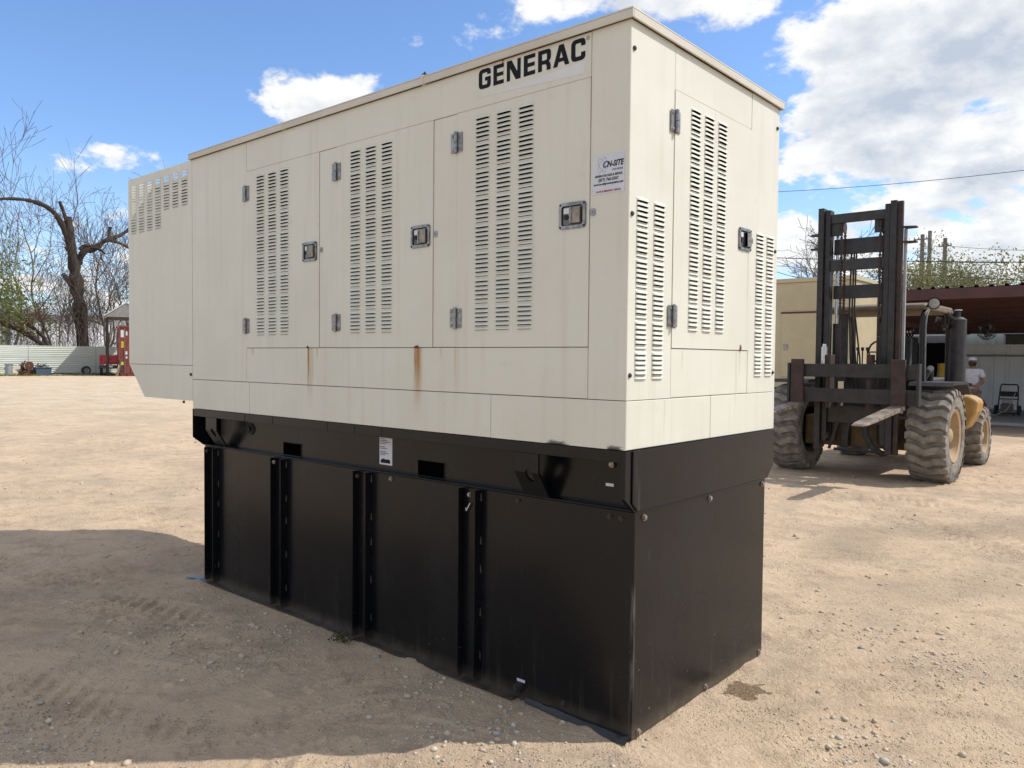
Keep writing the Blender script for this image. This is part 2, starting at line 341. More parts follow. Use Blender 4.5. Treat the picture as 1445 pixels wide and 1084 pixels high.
# ---- lattice noise
_rng = np.random.default_rng(7); _LAT = _rng.random((256, 256))
def vnoise(x, y):
    xi = np.floor(x).astype(int); yi = np.floor(y).astype(int); fx = x-xi; fy = y-yi
    fx = fx*fx*fx*(fx*(fx*6-15)+10); fy = fy*fy*fy*(fy*(fy*6-15)+10)
    a = _LAT[xi & 255, yi & 255]; b = _LAT[(xi+1) & 255, yi & 255]; c = _LAT[xi & 255, (yi+1) & 255]; d = _LAT[(xi+1) & 255, (yi+1) & 255]
    return a*(1-fx)*(1-fy)+b*fx*(1-fy)+c*(1-fx)*fy+d*fx*fy
def fbm(x, y, f, o=4, g=0.55):
    s = 0; a = 1; t = 0
    for i in range(o):
        s = s+a*(vnoise(x*f+17.3*i, y*f-9.1*i)-0.5); t += a; a *= g; f *= 2.03
    return s/t
def sstep(x, a, b):
    t = np.clip((x-a)/(b-a), 0, 1); return t*t*(3-2*t)

# ------------------------------------------------------------------ ground
def ground_h(x, y):
    x = np.asarray(x, float); y = np.asarray(y, float)
    h = 0.030*fbm(x, y, 0.8, 4)+0.014*fbm(x, y, 6.0, 5, 0.74)
    clod = sstep(vnoise(x*19+5, y*19), 0.66, 0.92)*sstep(vnoise(x*41, y*41+9), 0.25, 0.7)
    h = h+0.013*clod*sstep(fbm(x-7, y+3, 0.8, 3), -0.08, 0.10)
    wx = x+0.35*fbm(x, y, 0.7, 2)*2; wy = y+0.35*fbm(x+40, y, 0.7, 2)*2
    # wheel-scuffed ridges, roughly along the yard
    a = R(38); u_ = wx*math.cos(a)+wy*math.sin(a); v_ = -wx*math.sin(a)+wy*math.cos(a)
    rid = np.maximum(1-np.abs(2*vnoise(u_*1.3+3, v_*10.5)-1), 0.9*(1-np.abs(2*vnoise(u_*2.6+31, v_*17)-1)))
    patch = 0.25+0.75*sstep(fbm(x+9, y+4, 0.45, 3), -0.10, 0.06)
    h = h+0.022*(rid**5)*patch
    # tyre tracks with lug marks
    for (ax, ay, bx_, by_, wd_) in ((3.2, 1.2, -2.2, 8.8, 0.34), (4.6, 2.6, -0.6, 9.6, 0.34), (-9, -1.9, 0.6, -1.5, 0.42), (-9, -0.35, -1.8, -0.6, 0.42), (-4, 9.0, 4.5, 5.5, 0.40), (4.2, 0.2, 0.4, 6.5, 0.40), (-14, 3.2, -3.8, 2.6, 0.42), (-14, 5.0, -4.2, 4.6, 0.42)):
        L = math.hypot(bx_-ax, by_-ay); ux, uy = (bx_-ax)/L, (by_-ay)/L
        t = (x-ax)*ux+(y-ay)*uy; q = -(x-ax)*uy+(y-ay)*ux+0.35*np.sin(t*0.55)
        m = np.exp(-(q/(wd_*0.5))**4)*sstep(t, -0.5, 1)*sstep(-t, -L-0.5, -L+1)*sstep(fbm(x+3, y, 1.3, 2), -0.12, 0.08)
        lug = np.sin((t+np.abs(q)*0.8)*2*math.pi/0.115)
        h = h+m*(-0.015+0.014*np.clip(lug*1.6, -1, 1))
    # trodden flat round the machine
    dx = np.maximum(np.maximum(-4.46*S-x, x+0.0), 0); dy = np.maximum(np.maximum(0.1*S-y, y-1.745*S), 0)
    dd = np.sqrt(dx*dx+dy*dy); k = sstep(dd, 0.02, 0.5)
    h = h*k+(1-k)*(-0.003+0.05*np.maximum(fbm(x+2, y+8, 4.0, 3), 0)*sstep(-dd, -0.16, -0.02))
    return h*np.exp(-np.hypot(x, y)/60)
def make_ground():
    view = math.atan2(fw.y, fw.x)
    rr = [0.55]
    while rr[-1] < 2.2: rr.append(rr[-1]*1.03)
    while rr[-1] < 10: rr.append(rr[-1]*1.0034)
    while rr[-1] < 45: rr.append(rr[-1]*1.0085)
    while rr[-1] < 4500: rr.append(rr[-1]*1.25)
    rr = np.array(rr)
    th = np.concatenate([view+np.radians(np.arange(-46, 46.01, 0.155)), view+np.radians(np.arange(52, 314, 6.0))])
    nr, nt_ = len(rr), len(th)
    Rg, Tg = np.meshgrid(rr, th, indexing='ij')
    X = CAM_P.x+Rg*np.cos(Tg); Y = CAM_P.y+Rg*np.sin(Tg); Z = ground_h(X, Y)
    vs = np.stack([X, Y, Z], -1).reshape(-1, 3)
    i = np.arange(nr-1)[:, None]*nt_; j = np.arange(nt_)[None, :]; j2 = (j+1) % nt_
    q = np.stack([i+j, i+nt_+j, i+nt_+j2, i+j2], -1).reshape(-1, 4)
    c = len(vs); vs = np.vstack([vs, [[CAM_P.x, CAM_P.y, 0]]])
    me = bpy.data.meshes.new('ground')
    nq = len(q); tri = np.stack([np.full(nt_, c), np.arange(nt_), (np.arange(nt_)+1) % nt_], -1)
    me.vertices.add(len(vs)); me.vertices.foreach_set('co', vs.ravel())
    me.loops.add(nq*4+nt_*3); me.loops.foreach_set('vertex_index', np.concatenate([q.ravel(), tri.ravel()]))
    me.polygons.add(nq+nt_); me.polygons.foreach_set('loop_start', np.concatenate([np.arange(nq)*4, nq*4+np.arange(nt_)*3]))
    me.polygons.foreach_set('use_smooth', [True]*(nq+nt_))
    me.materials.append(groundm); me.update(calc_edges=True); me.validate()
    o = bpy.data.objects.new('ground', me); COL.objects.link(o); o['kind'] = 'structure'
make_ground()

def mesh_np(name, vs, fs, mats, mi=None, smooth=False):
    me = bpy.data.meshes.new(name); n = len(fs); k = fs.shape[1]
    me.vertices.add(len(vs)); me.vertices.foreach_set('co', np.asarray(vs, float).ravel())
    me.loops.add(n*k); me.loops.foreach_set('vertex_index', fs.ravel())
    me.polygons.add(n); me.polygons.foreach_set('loop_start', np.arange(n)*k)
    for m_ in (mats if isinstance(mats, (list, tuple)) else [mats]): me.materials.append(m_)
    if mi is not None: me.polygons.foreach_set('material_index', mi)
    if smooth: me.polygons.foreach_set('use_smooth', [True]*n)
    me.update(calc_edges=True); me.validate()
    o = bpy.data.objects.new(name, me); COL.objects.link(o); return o

def make_gravel():
    rng = np.random.default_rng(11)
    bm = bmesh.new(); bmesh.ops.create_icosphere(bm, subdivisions=1, radius=1); bm.verts.ensure_lookup_table()
    V0 = np.array([v.co[:] for v in bm.verts]); F0 = np.array([[v.index for v in f.verts] for f in bm.faces]); bm.free()
    view = math.atan2(fw.y, fw.x); N = 160000
    r = 2.0*np.exp(rng.random(N)*math.log(9.0)); th = view+np.radians(rng.uniform(-42, 42, N))
    x = CAM_P.x+r*np.cos(th); y = CAM_P.y+r*np.sin(th)
    cl = fbm(x+5, y+2, 0.9, 4)
    prob = 0.02+0.22*sstep(cl, 0.03, 0.20)
    # gravelly patches noted in the yard
    for px_, py_, rad in ((-2.72, -0.62, 0.42), (-2.2, -0.35, 0.35), (-0.95, -0.12, 0.38), (-0.55, -0.30, 0.38), (-1.95, -1.6, 0.30), (0.35, 2.2, 0.25), (0.8, 1.9, 0.28), (0.75, 0.7, 0.28)):
        prob = np.maximum(prob, 1.0*np.exp(-((x-px_)**2+(y-py_)**2)/(rad*rad)))
    keep = rng.random(N) < prob
    inside = (x > -4.5*S) & (x < 0.01) & (y > 0.04) & (y < 1.76*S)
    keep &= ~inside
    x, y, r = x[keep], y[keep], r[keep]; n = len(x)
    size = np.minimum(0.0020*np.exp(rng.normal(0, 0.72, n)), 0.015)*(1+0.10*r)
    big = rng.random(n) < 0.004; size[big] = np.minimum(size[big]*1.9, 0.016)
    sc = size[:, None]*rng.uniform(0.7, 1.25, (n, 3)); sc[:, 2] *= 0.62
    a = rng.random(n)*6.283; ca, sa = np.cos(a), np.sin(a)
    V = V0[None]*(1+0.55*(rng.random((n, len(V0), 1))-0.5))*sc[:, None, :]
    X = V[..., 0]*ca[:, None]-V[..., 1]*sa[:, None]+x[:, None]; Y = V[..., 0]*sa[:, None]+V[..., 1]*ca[:, None]+y[:, None]
    Z = V[..., 2]+(ground_h(x, y)+sc[:, 2]*0.25)[:, None]
    vs = np.stack([X, Y, Z], -1).reshape(-1, 3)
    fs = (F0[None]+(np.arange(n)*len(V0))[:, None, None]).reshape(-1, 3)
    ms = [mat('stone_pale', (0.56, 0.49, 0.39), (0.47, 0.40, 0.31), rough=0.95, spec=0.1), mat('stone_grey', (0.42, 0.375, 0.32), (0.34, 0.30, 0.25), rough=0.95, spec=0.1), mat('stone_tan', (0.53, 0.43, 0.32), (0.45, 0.355, 0.255), rough=0.95, spec=0.1)]
    mi = np.repeat(rng.choice(3, n, p=[0.35, 0.2, 0.45]), len(F0))
    o = mesh_np('gravel', vs, fs, ms, mi)
    tag(o, 'loose gravel and small stones scattered over the sandy yard', 'gravel', kind='stuff')
make_gravel()

# ------------------------------------------------------------------ generator set (survey units under a scaled root)
GEN = thing('generator_set', (0, 0, 0), 'long cream louvred generator enclosure standing on a black fuel tank in the foreground', 'generator')
GEN.scale = (S, S, S)
GL, GW, HB, HT, HR, HS, HD, DT = 4.4475, 1.855, 1.5345, 3.690, 3.737, 1.788, 2.061, 3.454
GAP = 0.0034
PITCH_L, GSTEP = 0.0253, 0.15665
TH = 0.03                                   # depth of the folded sheet edges

def louver_rows(ztop, groups):
    return [(ztop-g*GSTEP-i*PITCH_L, i == 5) for g in range(groups) for i in range(6)]
def louver_mesh_data(wd_, hh, dep):
    """pressed louvre hood: flush at the top and ends, open along the bottom lip; origin at lip centre on the sheet"""
    xs = [-0.5, -0.43, -0.34, 0.34, 0.43, 0.5]; gx = [0, 0.72, 1, 1, 0.72, 0]
    ts = [0, 0.22, 0.55, 1.0]; gt = [0, 0.50, 0.88, 1.0]
    vs = [(x*wd_, -0.0006-dep*a*b, hh*(1-t)) for t, a in zip(ts, gt) for x, b in zip(xs, gx)]
    n = len(xs); fs = [(i*n+j, i*n+j+1, (i+1)*n+j+1, (i+1)*n+j) for i in range(len(ts)-1) for j in range(n-1)]
    # turned-in lip
    o = len(vs); vs += [(x*wd_*0.985, -0.0006-dep*b*0.80, 0.0012) for x, b in zip(xs, gx)]
    fs += [((len(ts)-1)*n+j, (len(ts)-1)*n+j+1, o+j+1, o+j) for j in range(n-1)]
    return vs, fs
LV_W, LV_H = 0.112, 0.0185
def panel(name, parent, u0, u1, z0, z1, banks=(), out=0.0, loc=(0, 0, 0), rot=0, material=None, bev=0.004, edge=TH):
    """folded sheet in the plane y = -out of a local frame (x to the right, -y outwards); banks = [(uc, rows)] punched with real slots"""
    u0 += GAP/2; u1 -= GAP/2; z0 += GAP/2; z1 -= GAP/2
    mb = MB(); y = -out
    if not banks:
        mb.box(u0, u1, y, y+edge, z0, z1)
        o = mb.build(name, material or cream, parent, bevel=bev)
    else:
        us = {u0, u1}; zs = {z0, z1}; hol = []
        for uc, rows in banks:
            a, b = uc-LV_W*0.44, uc+LV_W*0.44; us |= {a, b}
            for z, last in rows:
                lo, hi = (z-0.0024, z+0.007) if last else (z-0.0050, z+0.012)
                lo, hi = round(lo, 5), round(hi, 5); zs |= {lo, hi}; hol.append((a, b, lo, hi))
        us = sorted(us); zs = sorted(zs); iu = {v: i for i, v in enumerate(us)}; iz = {v: i for i, v in enumerate(zs)}
        H = {(iu[a], iz[c]) for a, b, c, d in hol}
        n = len(zs); vs = [(u, y, z) for u in us for z in zs]
        fs = [(i*n+j, (i+1)*n+j, (i+1)*n+j+1, i*n+j+1) for i in range(len(us)-1) for j in range(n-1) if (i, j) not in H]
        mb.add(vs, fs)
        # slightly rounded folded border
        for (p, q) in (((u0, z0), (u1, z0)), ((u1, z0), (u1, z1)), ((u1, z1), (u0, z1)), ((u0, z1), (u0, z0))):
            mb.add([(p[0], y, p[1]), (q[0], y, q[1]), (q[0], y+edge, q[1]), (p[0], y+edge, p[1])], [(0, 1, 2, 3)])
        o = mb.build(name, material or cream, parent)
        bm = bmesh.new(); bm.from_mesh(o.data); bmesh.ops.remove_doubles(bm, verts=bm.verts, dist=1e-5); bmesh.ops.recalc_face_normals(bm, faces=bm.faces)
        bm.to_mesh(o.data); bm.free()
    o.location = loc; o.rotation_euler = (0, 0, rot)
    return o
vA, fA = louver_mesh_data(LV_W, LV_H, 0.0135); vB, fB = louver_mesh_data(LV_W, LV_H*0.8, 0.0075)
def lmesh(name, v, f):
    b = MB().add(v, f); o = b.build(name, cream, None, smooth=True); me = o.data; bpy.data.objects.remove(o); return me
meA, meB = lmesh('louver', vA, fA), lmesh('louver_small', vB, fB)
def louvers(parent, banks, out=0.0, single=True):
    if single:
        for uc, rows in banks:
            for z, last in rows:
                o = bpy.data.objects.new('louver', meB if last else meA); COL.objects.link(o); o.parent = parent; o.location = (uc, -out, z)
    else:
        mb = MB()
        for uc, rows in banks:
            for z, last in rows:
                v, f = (vB, fB) if last else (vA, fA)
                mb.add([(p[0]+uc, p[1]-out, p[2]+z) for p in v], f)
        o = mb.build('louver_bank', cream, parent, smooth=True); o['kind'] = 'stuff'
def rrect(cx, cz, w_, h_, r, n=5):
    pts = []
    for k, (sx, sz) in enumerate(((1, 1), (-1, 1), (-1, -1), (1, -1))):
        for i in range(n+1):
            a = (k*90+i*90/n); a = R(a)
            pts.append((cx+sx*(w_/2-r)+r*math.cos(a), cz+sz*(h_/2-r)+r*math.sin(a)))
    return pts
def ring(mb, outer, inner, y0, y1, mi=0):
    n = len(outer)
    vs = [(p[0], y0, p[1]) for p in outer]+[(p[0], y1, p[1]) for p in outer]+[(p[0], y1, p[1]) for p in inner]+[(p[0], y0, p[1]) for p in inner]
    fs = []
    for k in range(3):
        fs += [(k*n+i, k*n+(i+1) % n, (k+1)*n+(i+1) % n, (k+1)*n+i) for i in range(n)]
    mb.add(vs, fs, mi)
def latch_mesh():
    mb = MB(); w_, h_ = 0.176, 0.140
    ring(mb, rrect(0, 0, w_, h_, 0.02), rrect(0, 0, w_*0.96, h_*0.95, 0.018), -0.0005, -0.006, 0)
    ring(mb, rrect(0, 0, w_*0.96, h_*0.95, 0.018), rrect(0, 0, w_*0.78, h_*0.74, 0.012), -0.006, -0.009, 0)
    ring(mb, rrect(0, 0, w_*0.78, h_*0.74, 0.012), rrect(0, 0, w_*0.74, h_*0.70, 0.012), -0.009, -0.001, 2)
    f = rrect(0, 0, w_*0.75, h_*0.71, 0.012); mb.add([(p[0], -0.0012, p[1]) for p in f], [tuple(range(len(f)))], 3)
    mb.box(-0.004, 0.060, -0.022, -0.006, -0.043, 0.040, 1)           # paddle
    mb.box(-0.004, 0.006, -0.026, -0.004, -0.045, 0.042, 0)           # hinged lip
    mb.lathe([(-0.0012, 0.014), (-0.008, 0.013), (-0.008, 0.006), (-0.006, 0.0)], (-0.040, 0, -0.006), 'y', 14, 2)
    mb.box(-0.058, -0.022, -0.004, -0.001, 0.012, 0.042, 4)
    for sx in (-1, 1):
        for sz in (-1, 1): mb.lathe([(-0.006, 0.0065), (-0.012, 0.005), (-0.0125, 0.0)], (sx*w_*0.435, 0, sz*h_*0.42), 'y', 10, 2)
    o = mb.build('latch', [zinc, brass, gasket, zinc_d, grey_vinyl], None, smooth=True); me = o.data; bpy.data.objects.remove(o); return me
def hinge_mesh():
    mb = MB(); h_ = 0.122
    for sx in (-1, 1):
        mb.box(sx*0.010, sx*0.047, -0.006, -0.0005, -h_/2*0.94, h_/2*0.94, 0)
        for sz in (-1, 1): mb.lathe([(-0.006, 0.0075), (-0.010, 0.0065), (-0.011, 0.003), (-0.009, 0.0)], (sx*0.030, 0, sz*0.042), 'y', 10, 1)
    mb.tube([(0, -0.012, -h_/2), (0, -0.012, -0.002)], 0.0115, 12, 0); mb.tube([(0, -0.012, 0.002), (0, -0.012, h_/2)], 0.0115, 12, 0)
    mb.tube([(0, -0.012, -h_/2-0.004), (0, -0.012, h_/2+0.004)], 0.006, 8, 1)
    o = mb.build('hinge', [zinc, bolt_m], None, smooth=True); me = o.data; bpy.data.objects.remove(o); return me
LATCH, HINGE = latch_mesh(), hinge_mesh()
def door(u0, u1, loc, rot, cols, latch_u, single, proud=0.004):
    banks = [(u0+c, louver_rows(3.386, 8)) for c in cols]
    d = panel('door', GEN, u0, u1, HD, DT, banks, proud, loc, rot, cream_s if rot else None)
    louvers(d, banks, proud, single)
    for z in (3.281, 2.235):
        h = bpy.data.objects.new('hinge', HINGE); COL.objects.link(h); h.parent = d; h.location = (u0+0.0, -proud, z)
    l = bpy.data.objects.new('latch', LATCH); COL.objects.link(l); l.parent = d; l.location = (u0+latch_u, -proud, 2.7545)
    k = MB(); ring(k, rrect(0, 0, 0.03, 0.036, 0.008), rrect(0, 0, 0.010, 0.010, 0.004), -0.001, -0.006)
    k = k.build('keeper', zinc, d); k.location = (u1+0.021, 0, 2.758)
    # dark rubber strip along the free edge and the foot
    g = MB().box(u1-0.004, u1+0.002, 0.008, 0.02, HD, DT).box(u0, u1, 0.008, 0.02, HD-0.003, HD+0.004).box(u0, u1, 0.008, 0.02, DT-0.004, DT+0.003).build('gasket', gasket, d)
    return d
RB = R(90)
# front side
X1, X2, X3 = (-3.566, -2.592), (-2.388, -1.414), (-1.2087, -0.2375)
cols = (0.209, 0.373, 0.537)
for k, (a, b) in enumerate((X1, X2, X3)):
    d = door(a, b, (0, 0, 0), 0, cols, 0.864, k == 2)
    d['label'] = ['narrow-looking far door nearest the hood', 'middle louvred door with rust streak under it', 'nearest louvred door below the big lettering'][k]
panel('corner_panel', GEN, -GL, X1[0], HS, HT)
panel('divider_panel', GEN, X1[1], X2[0], HD, DT); panel('divider_panel', GEN, X2[1], X3[0], HD, DT)
panel('corner_panel', GEN, X3[1], GAP/2-0.0006, HS, HT, bev=0.0012, edge=0.004)
hp = panel('header_panel', GEN, X1[0], X3[1], DT, HT, material=cream_s)
panel('kick_panel', GEN, X1[0], X3[1], HS, HD, material=cream_s)
panel('lower_panel', GEN, -GL, -3.528, HB, HS, material=cream_s); panel('lower_panel', GEN, -3.528, -0.922, HB, HS, material=cream_s); panel('lower_panel', GEN, -0.922, GAP/2-0.0006, HB, HS, material=cream_s, bev=0.0012, edge=0.004)
# right-hand end (local frame turned a quarter turn)
Y0, Y1 = 0.4406, 1.4151
d = door(Y0, Y1, (0, 0, 0), RB, (0.232, 0.395, 0.562), 0.887, True); d['label'] = 'sunlit louvred door in the end wall'
bk = [(0.128, louver_rows(2.806, 6)), (0.296, louver_rows(2.806, 6))]
p = panel('corner_panel', GEN, 0.0022, Y0, HS, HT, bk, 0, rot=RB); louvers(p, bk, 0, False)
bk = [(1.568, louver_rows(2.806, 6)), (1.730, louver_rows(2.806, 6))]
p = panel('corner_panel', GEN, Y1, GW-0.031, HS, HT, bk, 0, rot=RB); louvers(p, bk, 0, False)
panel('header_panel', GEN, Y0, Y1, DT, HT, rot=RB); panel('kick_panel', GEN, Y0, Y1, HS, HD, rot=RB, material=cream_s)
panel('lower_panel', GEN, 0.0022, 0.918, HB, HS, rot=RB, material=cream_s); panel('lower_panel', GEN, 0.918, GW-0.031, HB, HS, rot=RB, material=cream_s)
# rear side and far end
panel('rear_panel', GEN, 0, GL, HB, HT, loc=(0, GW, 0), rot=R(180)); panel('end_panel', GEN, -GW+0.031, -0.031, HB, HT, loc=(-GL, 0, 0), rot=R(-90))
# corner studs of the end wall
for (y, z) in ((0.030, 3.551), (0.029, 2.731), (0.028, 1.917), (GW-0.045, 3.551), (GW-0.045, 2.732), (GW-0.045, 1.918)):
    MB().lathe([(0.0005, 0.013), (0.006, 0.012), (0.010, 0.008), (0.011, 0.0)], (0, y, z), 'x', 14).build('stud', mat('stud_black', (0.03, 0.03, 0.03), rough=0.5), GEN, smooth=True)
for k, (xx, yy, zz) in enumerate(((-2.729, -0.0045, 2.066), (-1.548, -0.0045, 2.068), (-1.565, -0.0045, 2.064))):
    rg = random.Random(k); pts = [(xx+rg.uniform(.6, 1.2)*.016*math.cos(a*.7), yy-rg.uniform(.001, .004), zz+.010*rg.uniform(.4, 1.2)*math.sin(a*.7)) for a in range(9)]
    MB().add([(xx, yy-.006, zz)]+pts, [(0, i+1, (i+1) % 9+1) for i in range(9)]).build('rust_flake', rustm, GEN)
MB().add([(0.006, 1.30, 2.072)]+[(0.005, 1.30+.016*math.cos(a*.7)*(1+.3*math.sin(a*3)), 2.072+.012*math.sin(a*.7)) for a in range(9)], [(0, i+1, (i+1) % 9+1) for i in range(9)]).build('rust_flake', rustm, GEN)
# closed black foam box just behind the sheets, added so the slots read dark
ln = MB().box(-GL+0.05, -0.07, 0.07, GW-0.07, HB+0.01, HT-0.01)
fr = 0.0305
ln.build('dark_backing', dark, GEN)
# steel frame seen as thin dark lines in the joints
mb = MB()
for xx in (-GL+0.02, X1[0], X1[1], X2[0], X2[1], X3[0], X3[1]): mb.box(xx-0.018, xx+0.018, fr, fr+0.03, HB+0.005, HT-0.005)
for zz in (HS, HD-0.02, DT+0.02): mb.box(-GL+0.03, -0.04, fr+0.001, fr+0.031, zz-0.02, zz+0.02)
for yy in (Y0, Y1): mb.box(-fr-0.03, -fr, yy-0.018, yy+0.018, HB+0.005, HT-0.005)
for zz in (HS, HD-0.02, DT+0.02): mb.box(-fr-0.031, -fr-0.001, 0.04, GW-0.04, zz-0.02, zz+0.02)
mb.build('frame', mat('frame_primer', (0.10, 0.075, 0.055), rough=0.8), GEN)
# roof with folded lip, joints
ov = 0.024
rf = MB()
rf.box(-GL-ov, ov, -ov, GW+ov, HR-0.010, HR)
for a in ((-GL-ov, ov, -ov, -ov+0.012), (-GL-ov, ov, GW+ov-0.012, GW+ov)): rf.box(*a, HR-0.052, HR-0.0105)
for a in ((-GL-ov, -GL-ov+0.012), (ov-0.012, ov)): rf.box(*a, -ov+0.0125, GW+ov-0.0125, HR-0.052, HR-0.0105)
roof_m = mat('roof_sheet', (0.60, 0.565, 0.48), (0.52, 0.475, 0.385), rough=0.55, scale=2.2, stretch=(1, 1, 3))
roof = rf.build('roof', roof_m, GEN, bevel=0.004)
for xx in (-3.03, -1.50):
    MB().box(xx-0.012, xx+0.012, -ov-0.004, GW+ov+0.004, HR-0.054, HR+0.004).build('roof_seam', roof_m, roof, bevel=0.002)
b = MB(); b.lathe([(0, 0.02), (0.015, 0.02), (0.015, 0.008), (0.03, 0.006), (0.032, 0)], (-1.50, 0.0, HR), 'z', 8); b.build('bolt', steel_d, roof, smooth=True)

# ---- lettering
def round_poly(pts, n=5):
    out = []; k = len(pts)
    for i in range(k):
        p = Vector(pts[i][:2]); r = pts[i][2] if len(pts[i]) > 2 else 0
        if not r: out.append(p); continue
        a = (Vector(pts[i-1][:2])-p).normalized(); c = (Vector(pts[(i+1) % k][:2])-p).normalized()
        p0, p1 = p+a*r, p+c*r
        for j in range(n+1):
            t = j/n; out.append(p0*(1-t)**2+p*2*t*(1-t)+p1*t*t)
    return out
def flat_poly(mb, loops, fx, y, mi=0):
    loops = [[Vector((q.x, q.y, 0)) for q in L] for L in loops]; allv = [q for L in loops for q in L]
    tri = tessellate_polygon(loops); mb.add([(*[fx(q)[0]], y, fx(q)[1]) for q in allv], [tuple(t) for t in tri], mi)
t = .25
G_ = [[(.84, .57), (.84, 0, .22), (0, 0, .27), (0, 1, .27), (.84, 1, .24), (.84, .68), (.59, .68), (.59, .80, .05), (.25, .80, .08), (.25, .2, .08), (.59, .2, .06), (.59, .38), (.44, .38), (.44, .57)]]
E_ = [[(0, 0), (.71, 0), (.71, .2), (t, .2), (t, .41), (.68, .41), (.68, .6), (t, .6), (t, .8), (.71, .8), (.71, 1), (0, 1)]]
N_ = [[(0, 0), (.22, 0), (.22, .62), (.60, 0), (.91, 0), (.91, 1), (.69, 1), (.69, .38), (.31, 1), (0, 1)]]
R_ = [[(0, 0), (.25, 0), (.25, .31), (.46, .31, .06), (.54, .22, .04), (.54, 0), (.79, 0), (.79, .27, .1), (.68, .41, .05), (.80, .52, .09), (.80, 1, .22), (0, 1)], [(.25, .5), (.25, .8), (.55, .8, .06), (.55, .5, .06)]]
A_ = [[(0, 0), (.26, 0), (.335, .2), (.64, .2), (.71, 0), (.97, 0), (.63, 1), (.35, 1)], [(.395, .38), (.578, .38), (.487, .68)]]
C_ = [[(.82, .37), (.82, 0, .22), (0, 0, .27), (0, 1, .27), (.82, 1, .24), (.82, .65), (.57, .65), (.57, .80, .05), (.25, .80, .08), (.25, .2, .08), (.57, .2, .06), (.57, .37)]]
for (L_, x0_, x1_) in ((G_, -1.038, -.943), (E_, -.923, -.843), (N_, -.821, -.718), (E_, -.696, -.614), (R_, -.594, -.505), (A_, -.490, -.381), (C_, -.370, -.277)):
    mb = MB(); wmax = max(q[0] for q in L_[0]); zb = 3.556
    flat_poly(mb, [round_poly(q) for q in L_], lambda q: (x0_+(x1_-x0_)*q.x/wmax, zb+0.113*q.y), -0.0012)
    mb.build('letter', ink, hp)
mb = MB().add([(-1.04, -0.0010, 3.512), (-.28, -0.0010, 3.482), (-.28, -0.0010, 3.546)], [(0, 1, 2)]); mb.build('stripe_decal', grey_vinyl, hp)
def text_mesh(name, s_, size, loc, m_, parent, rot=(R(90), 0, 0), shear=0.0, align='LEFT', bold=0.0, sx=1.0):
    cu = bpy.data.curves.new(name, 'FONT'); cu.body = s_; cu.size = size; cu.shear = shear; cu.align_x = align; cu.offset = bold; cu.resolution_u = 2
    to = bpy.data.objects.new(name, cu); COL.objects.link(to)
    me = bpy.data.meshes.new_from_object(to.evaluated_get(bpy.context.evaluated_depsgraph_get())); bpy.data.objects.remove(to)
    me.materials.clear(); me.materials.append(m_)
    o = bpy.data.objects.new(name, me); COL.objects.link(o); o.location = loc; o.rotation_euler = rot; o.parent = parent; o.scale = (sx, 1, 1); return o
tm = MB(); ring(tm, rrect(-.2605, 3.659, .021, .021, .0104), rrect(-.2605, 3.659, .018, .018, .0089), -0.0010, -0.0014); tm.build('registered_mark', ink, hp)
text_mesh('registered_letter', 'R', 0.016, (-.2657, -0.0012, 3.6535), ink, hp)
# ---- service sticker
st = MB().box(-.220, -.026, -0.0022, -0.0006, 2.844, 3.042).build('sticker', white_vinyl, GEN, bevel=0.0004); st['label'] = 'white service company sticker by the corner'
ys = -0.0030
text_mesh('sticker_text', 'O', 0.048, (-.163, ys, 2.975), blue_ink, st, shear=0.25, bold=0.0012)
text_mesh('sticker_text', 'N-SITE', 0.040, (-.131, ys, 2.977), ink, st, shear=0.25, bold=0.0014, sx=0.82)
text_mesh('sticker_text', 'P O W E R', 0.0135, (-.100, ys, 2.955), blue_ink, st, shear=0.25, bold=0.0008)
text_mesh('sticker_text', 'GENERATOR SALES & SERVICE', 0.0155, (-.123, ys, 2.930), ink, st, align='CENTER', bold=0.0006, sx=0.80)
text_mesh('sticker_text', '(877) 760-0507', 0.022, (-.123, ys, 2.907), ink, st, align='CENTER', bold=0.0006, sx=0.9)
text_mesh('sticker_text', 'www.on-sitepowersystems.com', 0.0165, (-.123, ys, 2.889), ink, st, align='CENTER', bold=0.0006, sx=0.84)
text_mesh('sticker_text', '24 HOUR EMERGENCY SERVICE', 0.0125, (-.123, ys, 2.852), red_ink, st, align='CENTER', bold=0.0005, sx=0.86)
for a in (28, -28):
    mb = MB(); pts = []
    for i in range(29):
        th = 2*math.pi*i/28; p_ = Vector((0.016*math.cos(th), 0.042*math.sin(th))); ca, sa = math.cos(R(a)), math.sin(R(a))
        pts.append((-.163+p_.x*ca-p_.y*sa, -0.0026, 2.990+p_.x*sa+p_.y*ca))
    mb.tube(pts, 0.0006, 4); mb.build('orbit_emblem', zinc, st)

# ---- exhaust hood at the far end (real slots, baffle added over most of the open top)
hood_y0, hood_y1 = 0.0, GW-0.15
hbk = [(-5.642+0.056+0.1677*i, louver_rows(3.602, 3 if i < 4 else 2)) for i in range(7)]
hx0 = -5.708
hd_ = panel('exhaust_hood', GEN, hx0, -GL, 1.909, HT-0.004, hbk, 0, edge=0.02); hd_['label'] = 'slotted exhaust hood with bevelled foot at the far end'
louvers(hd_, hbk, 0, False)
mb = MB()
foot = [(hx0, 1.907), (-5.385, 1.60), (-GL-0.003, 1.60), (-GL-0.003, 1.907)]
mb.prism(foot, 0.0, 0.02, 'y'); mb.build('hood_foot', cream, hd_, bevel=0.003)
prof = [(hx0, HT-0.004), (hx0, 1.909), (-5.385, 1.60), (-GL-0.005, 1.60)]
mb = MB()
for p, q in zip(prof[:-1], prof[1:]):
    mb.add([(p[0], 0.021, p[1]), (q[0], 0.021, q[1]), (q[0], hood_y1, q[1]), (p[0], hood_y1, p[1])], [(0, 1, 2, 3)])
